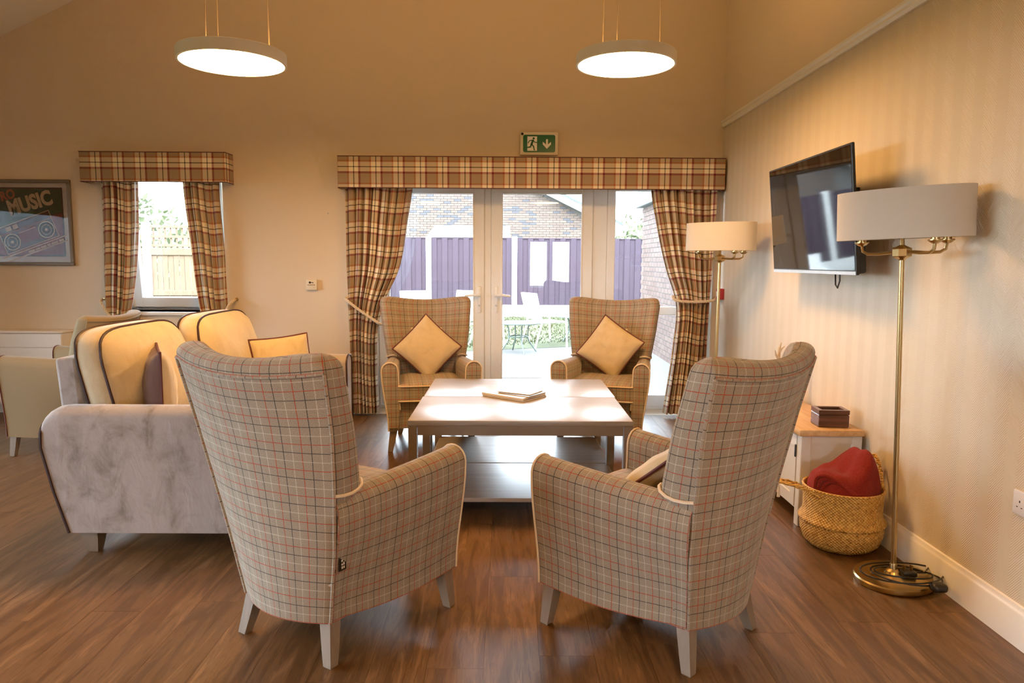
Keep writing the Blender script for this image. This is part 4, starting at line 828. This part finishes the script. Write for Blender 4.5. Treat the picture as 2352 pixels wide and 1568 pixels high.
# ------------------------------------------------------------------ framed poster
po = thing('framed_poster', 'framed retro music poster with a boombox, at the left edge', 'picture', (-4.065, WY, 1.262)); PWd, PHt = 0.405, 0.712
m = MB()
for i, b in enumerate(((-PWd, PWd, PHt - 0.028, PHt), (-PWd, PWd, 0, 0.028), (-PWd, -PWd + 0.028, 0.028, PHt - 0.028), (PWd - 0.028, PWd, 0.028, PHt - 0.028))): MB().rbox(b[0], b[1], -0.030, -0.001, b[2], b[3], 0.004, 1).build('frame_bar', 'frame', po)
MB().box(-PWd + 0.02, PWd - 0.02, -0.012, -0.002, 0.02, PHt - 0.02).build('card_mount', 'mat', po, smooth=False)
xa, xb, za, zb = -0.335, 0.335, 0.075, PHt - 0.065; pr = MB().box(xa, xb, -0.0135, -0.012, za, zb).build('print', 'p_dark', po, smooth=False)
pr['label'] = 'dark red and green printed sheet'
y1_ = -0.0142
MB().poly([(xa + 0.012, zb - 0.012), (xb - 0.012, zb - 0.012), (xb - 0.012, zb - 0.20), (xa + 0.012, za + 0.22)], y1_).build('green_area', 'p_green', pr, smooth=False)
MB().poly([(xa + 0.012, za + 0.21), (xb - 0.012, zb - 0.21), (xb - 0.012, za + 0.012), (xa + 0.012, za + 0.012)], y1_).build('red_area', 'p_red', pr, smooth=False)
RT = Matrix.Rotation(math.radians(15), 3, 'Y').to_euler()
text_mesh('MUSIC', 0.165, 'p_cream', 'lettering', pr, (0.060, -0.0152, 0.515), (PI / 2, -math.radians(15), 0), 0.80, 0.007)
text_mesh('RETRO', 0.105, 'p_orange', 'lettering', pr, (-0.195, -0.0152, 0.560), (PI / 2, -math.radians(15), 0), 0.85, 0.004)
def R2(x, z, c=(0.03, 0.275), a=math.radians(20)): return (c[0] + x * math.cos(a) - z * math.sin(a), c[1] + x * math.sin(a) + z * math.cos(a))
def quad(x0, x1, z0, z1, y, mat, name): MB().poly([R2(x0, z0), R2(x1, z0), R2(x1, z1), R2(x0, z1)], y, 0.0005).build(name, mat, pr, smooth=False)
def disc(x, z, r, y, mat, name): c = R2(x, z); MB().poly([(c[0] + r * math.cos(a), c[1] + r * math.sin(a)) for a in np.linspace(0, 2 * PI, 25)[:-1]], y, 0.0005).build(name, mat, pr, smooth=False)
quad(-0.235, 0.235, -0.115, 0.115, -0.0148, 'p_cream', 'boombox_outline'); quad(-0.229, 0.229, -0.109, 0.109, -0.0153, 'p_dark', 'boombox_case')
quad(-0.229, 0.229, 0.045, 0.050, -0.0158, 'p_orange', 'case_line'); quad(-0.08, 0.08, -0.075, 0.035, -0.0158, 'p_red', 'tape_deck'); quad(-0.08, 0.08, 0.018, 0.022, -0.0163, 'p_cream', 'case_line')
for x in (-0.155, 0.155):
    disc(x, -0.03, 0.070, -0.0158, 'p_cream', 'speaker_ring'); disc(x, -0.03, 0.062, -0.0163, 'p_black', 'speaker_cone'); disc(x, -0.03, 0.043, -0.0168, 'p_cream', 'speaker_ring'); disc(x, -0.03, 0.039, -0.0173, 'p_black', 'speaker_cone'); disc(x, -0.03, 0.013, -0.0178, 'p_cream', 'speaker_dome')
for x in (-0.165, -0.105): quad(x, x + 0.045, 0.062, 0.098, -0.0158, 'p_cream', 'dial')
for z in (-0.125, -0.165): quad(-0.28, 0.29, z - 0.01, z, -0.0150, 'p_cream', 'ribbon')
m = MB(); xk = -0.06
for w_ in (0.055, 0.04, 0.05, 0.03, 0.06, 0.045): m.poly([R2(xk, -0.162), R2(xk + w_, -0.162), R2(xk + w_, -0.144), R2(xk, -0.144)], -0.0158, 0.0005); xk += w_ + 0.008
m.build('small_print', 'p_cream', pr, smooth=False)
c_ = (-0.275, 0.405); MB().poly([(c_[0] + 0.045 * math.cos(a), c_[1] + 0.045 * math.sin(a)) for a in np.linspace(0, 2 * PI, 25)[:-1]], -0.0148, 0.0005).build('badge', 'p_cream', pr, smooth=False)
MB().poly([(c_[0] + 0.041 * math.cos(a), c_[1] + 0.041 * math.sin(a)) for a in np.linspace(0, 2 * PI, 25)[:-1]], -0.0153, 0.0005).build('badge_centre', 'p_dark', pr, smooth=False)
text_mesh('5', 0.055, 'p_cream', 'lettering', pr, (c_[0], -0.0158, c_[1] - 0.008), (PI / 2, 0, 0), 1.0, 0.001)
MB().box(-PWd + 0.026, PWd - 0.026, -0.0215, -0.0200, 0.026, PHt - 0.026).build('glass_pane', 'picglass', po, smooth=False)

# ------------------------------------------------------------------ garden
GZ = -0.10
gr = struct(MB().box(-40, 40, -30, 60, -0.5, GZ - 0.012).build('ground', 'grass', smooth=False), 'lawn and earth around the building')
mb = MB(); sx_ = 0.9
pt = struct(MB().add([(-4, WY + TH, GZ), (8, WY + TH, GZ), (8, 18, GZ), (1.34, 13.4, GZ), (-0.05, 12.3, GZ), (-4, 11.2, GZ)] , [(0, 1, 2, 3, 4, 5)]).build('patio', 'patio', smooth=False), 'pale concrete patio outside the doors')
# raised lawn towards the fence with blades
def lawn(name, X0, X1, Y0, Y1, z0, z1, n, lab):
    lw = struct(MB().add([(X0, Y0, z0), (X1, Y0 + 1.1 * (X1 - X0) / 1.4 * 0.5, z0), (X1, Y1, z1), (X0, Y1, z1)], [(0, 1, 2, 3)]).build(name, 'grass', smooth=False), lab)
    m = MB(); rnd = random.Random(3); vs, fs = [], []
    for k in range(n):
        x = rnd.uniform(X0, X1); y = rnd.uniform(Y0 + 0.55 * 1.1 * (x - X0) / 1.4, Y1); z = lerp(z0, z1, (y - Y0) / (Y1 - Y0)); h = rnd.uniform(0.02, 0.05); a = rnd.uniform(0, PI); b = len(vs)
        dx, dy = 0.012 * math.cos(a), 0.012 * math.sin(a); vs += [(x - dx, y - dy, z), (x + dx, y + dy, z), (x + rnd.uniform(-.02, .02), y + rnd.uniform(-.02, .02), z + h)]; fs.append((b, b + 1, b + 2))
    o = m.add(vs, fs).build('grass_blades', 'blade', lw, smooth=False); o['kind'] = 'stuff'
lawn('lawn', -4.0, 3.0, 10.0, 16.42, GZ + 0.004, 0.06, 9000, 'bright green lawn between the patio and the maroon fence')
drain = thing('paver_mat', 'pale strip of small pavers set in the patio outside the doors', 'paving', (0.12, 9.05, GZ))
pv = MB().rbox(-0.031, 0.031, -0.11, 0.11, 0, 0.006, 0.002, 1).mesh('paver', 'mortar')
for i in range(9):
    for j in range(3): put('paver', pv, drain, (-0.27 + i * 0.066, -0.24 + j * 0.23, 0))
# maroon fence
fence = thing('board_fence', 'maroon board fence with white concrete posts across the garden', 'fence', (0, 16.5, 0)); FX = [-5.75, -3.79, -1.82, 0.135, 2.09, 4.05]
bm_ = MB().rbox(-0.0625, 0.0625, -0.010, 0.010, 0, 1.505, 0.003, 1).mesh('board', 'fence')
for i, x in enumerate(FX): MB().rbox(x - 0.06, x + 0.06, -0.06, 0.06, 0, 1.88, 0.01, 1).build('post', 'post', fence)
for a, b in zip(FX, FX[1:]):
    MB().rbox(a + 0.06, b - 0.06, -0.025, 0.025, 0.02, 0.325, 0.006, 1).build('gravel_board', 'post', fence)
    n = int((b - a - 0.12) / 0.115)
    for k in range(n): put('board', bm_, fence, (a + 0.06 + (k + 0.5) * (b - a - 0.12) / n, 0.022 * (k % 2) - 0.010, 0.325))
    MB().box(a + 0.06, b - 0.06, 0.024, 0.055, 1.60, 1.68).build('rear_rail', 'fence', fence, smooth=False); MB().box(a + 0.06, b - 0.06, 0.024, 0.055, 0.5, 0.58).build('rear_rail', 'fence', fence, smooth=False)
    MB().box(a + 0.06, b - 0.06, -0.02, 0.02, 1.83, 1.848).build('capping', 'fence', fence, smooth=False)
# gable house
ho = thing('neighbour_house', 'buff brick gable house behind the maroon fence', 'building', (0, 24, 0)); EX = 3.35; sl_ = -0.483
def rz_(x): return 3.67 + sl_ * (x - 0.944) if x > -2.4 else 3.67 + sl_ * (-2.4 - 0.944) - sl_ * (x + 2.4)
wl = []; 
MB().add([(-8.3, 0.02, GZ), (EX, 0.02, GZ), (EX, 0.02, rz_(EX)), (-2.4, 0.02, rz_(-2.4)), (-8.3, 0.02, rz_(-8.3)), (-8.3, 8, GZ), (EX, 8, GZ), (EX, 8, rz_(EX)), (-2.4, 8, rz_(-2.4)), (-8.3, 8, rz_(-8.3))], [(0, 1, 2, 3, 4), (5, 9, 8, 7, 6), (1, 6, 7, 2), (0, 4, 9, 5)]).build('wall_core', 'mortar', ho, smooth=False)
bmh = MB().box(-0.1075, 0.1075, -0.012, 0.03, 0, 0.065).mesh('brick', 'brick_a', smooth=False); near = []; far = MB(); row = 0; z = GZ
while z < 5.2:
    x = -7.2 + (0.1125 if row % 2 else 0)
    while x < EX - 0.1:
        if z + 0.07 < rz_(x + 0.11) - 0.05 and z > 1.5:
            if -3.6 < x < 2.5 and 1.95 < z < 4.05: near.append((x, z))
            else: far.box(x - 0.1075, x + 0.1075, -0.012, 0.03, z, z + 0.065)
        x += 0.225
    z += 0.075; row += 1
near.sort(key=lambda p: (p[0] - 0.3) ** 2 * 0.3 + (p[1] - 2.9) ** 2)
for p in near[:300]: put('brick', bmh, ho, (p[0], 0, p[1]))
for p in near[300:]: far.box(p[0] - 0.1075, p[0] + 0.1075, -0.012, 0.03, p[1], p[1] + 0.065)
o = far.build('brickwork', 'brick_a', ho, smooth=False); o['kind'] = 'stuff'
for s, x_a, x_b in ((1, -2.4, EX + 0.35), (-1, -8.6, -2.4)):
    m = MB(); m.loft([[(x, y, rz_(x) + 0.02), (x, y, rz_(x) + 0.14)] + [] for x, y in ((x_a, -0.35), (x_b, -0.35))], False) if False else None
    MB().loft([[(x, -0.35, rz_(x) - 0.06), (x, -0.30, rz_(x) - 0.06), (x, -0.30, rz_(x) + 0.17), (x, -0.35, rz_(x) + 0.17)] for x in (x_a, x_b)], True, True, True).build('bargeboard', 'post', ho, smooth=False)
    MB().loft([[(x, -0.42, rz_(x) + 0.17), (x, 8.2, rz_(x) + 0.17), (x, 8.2, rz_(x) + 0.24), (x, -0.42, rz_(x) + 0.24)] for x in (x_a, x_b)], True, True, True).build('roof_slope', 'slate', ho, smooth=False)
lt = thing('lean_to', 'low slate lean-to roof with white gutter in front of the gable', 'shed', (-1.14, 21, 0))
MB().loft([[(x, -0.2, 2.06), (x, 1.6, 2.36), (x, 1.6, 2.42), (x, -0.2, 2.12)] for x in (-1.15, 1.18)], True, True, True).build('roof_slope', 'slate', lt, smooth=False)
MB().rbox(-1.17, 1.20, -0.28, -0.18, 1.99, 2.07, 0.02, 2).build('gutter', 'post', lt); MB().box(-1.1, 1.1, 0, 1.5, GZ, 2.06).build('shed_wall', 'fence', lt, smooth=False)
MB().box(-1.17, -1.05, -0.2, -0.1, GZ, 2.06).build('corner_post', 'post', lt, smooth=False)
# brick wing on the right
wg = thing('brick_wing', 'red brown brick wing of the building outside the side window', 'building', (0, 0, 0)); BX, BY1 = 2.275, 12.4
MB().box(BX + 0.012, BX + 3.2, WY + TH + 0.01, BY1 - 0.012, GZ - 0.3, 2.30).build('wall_core', 'mortar', wg, smooth=False)
bmw = MB().box(0, 0.03, -0.1075, 0.1075, 0, 0.064).mesh('brick', 'brick_b', smooth=False); far = MB(); z = GZ; row = 0; cnt = 0
while z < 2.2:
    y = BY1 - 0.1075 - (0.1125 if row % 2 else 0)
    while y > WY + TH + 0.15:
        if y > 10.35 and cnt < 300 and z > 0.0: put('brick', bmw, wg, (BX, y, z)); cnt += 1
        else: far.box(BX, BX + 0.03, y - 0.1075, y + 0.1075, z, z + 0.064)
        y -= 0.225
    z += 0.075; row += 1
o = far.build('brickwork', 'brick_b', wg, smooth=False); o['kind'] = 'stuff'
MB().rbox(BX - 0.10, BX + 0.02, WY + TH + 0.01, BY1 + 0.1, 2.235, 2.46, 0.01, 1).build('fascia', 'lead', wg); MB().box(BX - 0.10, BX + 3.2, WY + TH + 0.01, BY1 + 0.1, 2.46, 2.50).build('flat_roof', 'lead', wg, smooth=False)
# garden furniture
def garden_chair(loc, rz, label):
    t = thing('garden_chair', label, 'chair', loc, rz, 'white garden chairs on the patio'); r = 0.016
    for s in (-1, 1):
        m = MB(); m.tube([(s * 0.27, 0.27, 0), (s * 0.27, 0.25, 0.42), (s * 0.27, 0.245, 0.62), (s * 0.27, 0.20, 0.645), (s * 0.27, -0.20, 0.645)], r, 6); m.build('arm_frame', 'garden_white', t)
        m = MB(); m.tube([(s * 0.24, -0.33, 0), (s * 0.24, -0.20, 0.42), (s * 0.24, -0.32, 0.90)], r, 6); m.build('back_frame', 'garden_white', t)
    MB().rbox(-0.25, 0.25, -0.20, 0.25, 0.405, 0.43, 0.008, 1).build('seat', 'garden_mesh', t)
    MB().loft([[(-0.235, y, z), (0.235, y, z), (0.235, y + 0.012, z), (-0.235, y + 0.012, z)] for y, z in ((-0.205, 0.46), (-0.26, 0.68), (-0.318, 0.905))], True, True, True).build('backrest', 'garden_mesh', t, smooth=False); return t
garden_chair((0.62, 12.05, GZ), math.radians(-62), 'white garden chair outside the right door leaf, showing arm and back')
garden_chair((-0.38, 11.65, GZ), math.radians(-100), 'white garden chair mostly hidden by the door meeting stiles')
garden_chair((-0.86, 12.45, GZ), math.radians(150), 'white garden chair behind the far left armchair, nearer the doors')
garden_chair((-1.55, 12.2, GZ), math.radians(195), 'white garden chair behind the far left armchair, nearer the curtain')
def garden_table(loc, label):
    t = thing('garden_table', label, 'table', loc, 0.3, 'small round garden tables'); MB().lathe([(0.001, 0.455), (0.33, 0.455), (0.335, 0.465), (0.33, 0.475), (0.001, 0.475)], 32).build('table_top', 'tableglass', t, angle=30)
    MB().tube([(0.335 * math.cos(a), 0.335 * math.sin(a), 0.463) for a in np.linspace(0, 2 * PI, 25)[:-1]], 0.012, 6, closed=True).build('top_ring', 'garden_green', t)
    MB().tube([(0.15 * math.cos(a), 0.15 * math.sin(a), 0.25) for a in np.linspace(0, 2 * PI, 17)[:-1]], 0.009, 5, closed=True).build('lower_ring', 'garden_green', t)
    for k in range(4):
        a = PI / 2 * k; MB().tube([(r_ * math.cos(a), r_ * math.sin(a), z_) for r_, z_ in ((0.20, 0.455), (0.165, 0.40), (0.15, 0.25), (0.17, 0.18), (0.30, 0.0))], 0.011, 6).build('leg', 'garden_green', t)
garden_table((0.16, 11.22, GZ), 'small round garden table in front of the white garden chair'); garden_table((1.22, 12.6, GZ), 'small round garden table partly behind the far right armchair')
# timber fence outside the small window
tf = thing('timber_fence', 'orange timber fence with trellis top outside the small window', 'fence', (-6.95, 14.0, GZ), math.radians(10))
MB().rbox(-0.09, 0.05, -0.07, 0.07, 0, 2.12, 0.01, 1).build('post', 'post', tf)
bd = MB().rbox(-0.047, 0.047, -0.01, 0.01, 0, 1.52, 0.002, 1).mesh('board', 'larch')
for k in range(20): put('board', bd, tf, (0.10 + k * 0.1, 0.008 * (k % 2), 0.06))
for k in range(8): put('board', bd, tf, (-0.16 - k * 0.1, 0.008 * (k % 2), 0.06))
for z0, h in ((1.50, 0.13), (0.72, 0.10)): MB().rbox(0.05, 2.1, -0.04, -0.012, z0, z0 + h, 0.004, 1).build('rail', 'larch', tf); MB().rbox(-0.95, -0.09, -0.04, -0.012, z0, z0 + h, 0.004, 1).build('rail', 'larch', tf)
for z0 in (1.66, 1.83, 2.02): MB().rbox(0.05, 2.1, -0.015, 0.012, z0, z0 + 0.05, 0.003, 1).build('trellis_rail', 'larch', tf); MB().rbox(-0.95, -0.09, -0.015, 0.012, z0, z0 + 0.05, 0.003, 1).build('trellis_rail', 'larch', tf)
ls = MB().rbox(-0.017, 0.017, 0.012, 0.03, 1.64, 2.08, 0.002, 1).mesh('trellis_slat', 'larch')
for k in range(20): put('trellis_slat', ls, tf, (0.10 + k * 0.105, 0, 0))
for k in range(8): put('trellis_slat', ls, tf, (-0.18 - k * 0.105, 0, 0))
def tree(loc, r, h, label, n=900, seed=1):
    t = thing('garden_tree', label, 'tree', loc, 0, 'hazy trees beyond the garden'); rnd = random.Random(seed); vs, fs = [], []
    for k in range(n):
        while True:
            p = Vector((rnd.uniform(-1, 1), rnd.uniform(-1, 1), rnd.uniform(-1, 1)))
            if 0.35 < p.length < 1: break
        c = Vector((p.x * r, p.y * r, h - r * 0.9 + p.z * r * 0.9)); a = Vector((rnd.uniform(-1, 1), rnd.uniform(-1, 1), rnd.uniform(-1, 1))).normalized(); b = a.orthogonal().normalized(); s = r * 0.085; k0 = len(vs)
        vs += [tuple(c - a * s), tuple(c + b * s * .5), tuple(c + a * s), tuple(c - b * s * .5)]; fs.append((k0, k0 + 1, k0 + 2, k0 + 3))
    o = MB().add(vs, fs).build('crown', 'leaf', t, smooth=False); o['kind'] = 'stuff'
    MB().tube([(0, 0, 0), (0.05 * r, 0, h * 0.4), (0, 0.04 * r, h - r)], [0.10 * r, 0.08 * r, 0.04 * r], 8).build('trunk', 'bark', t)
tree((6.6, 34, GZ), 2.6, 3.9, 'hazy green tree seen through the side window', 1400, 5)
tree((-11.5, 22, GZ), 1.8, 3.4, 'pale green tree behind the trellis of the timber fence', 1200, 8)
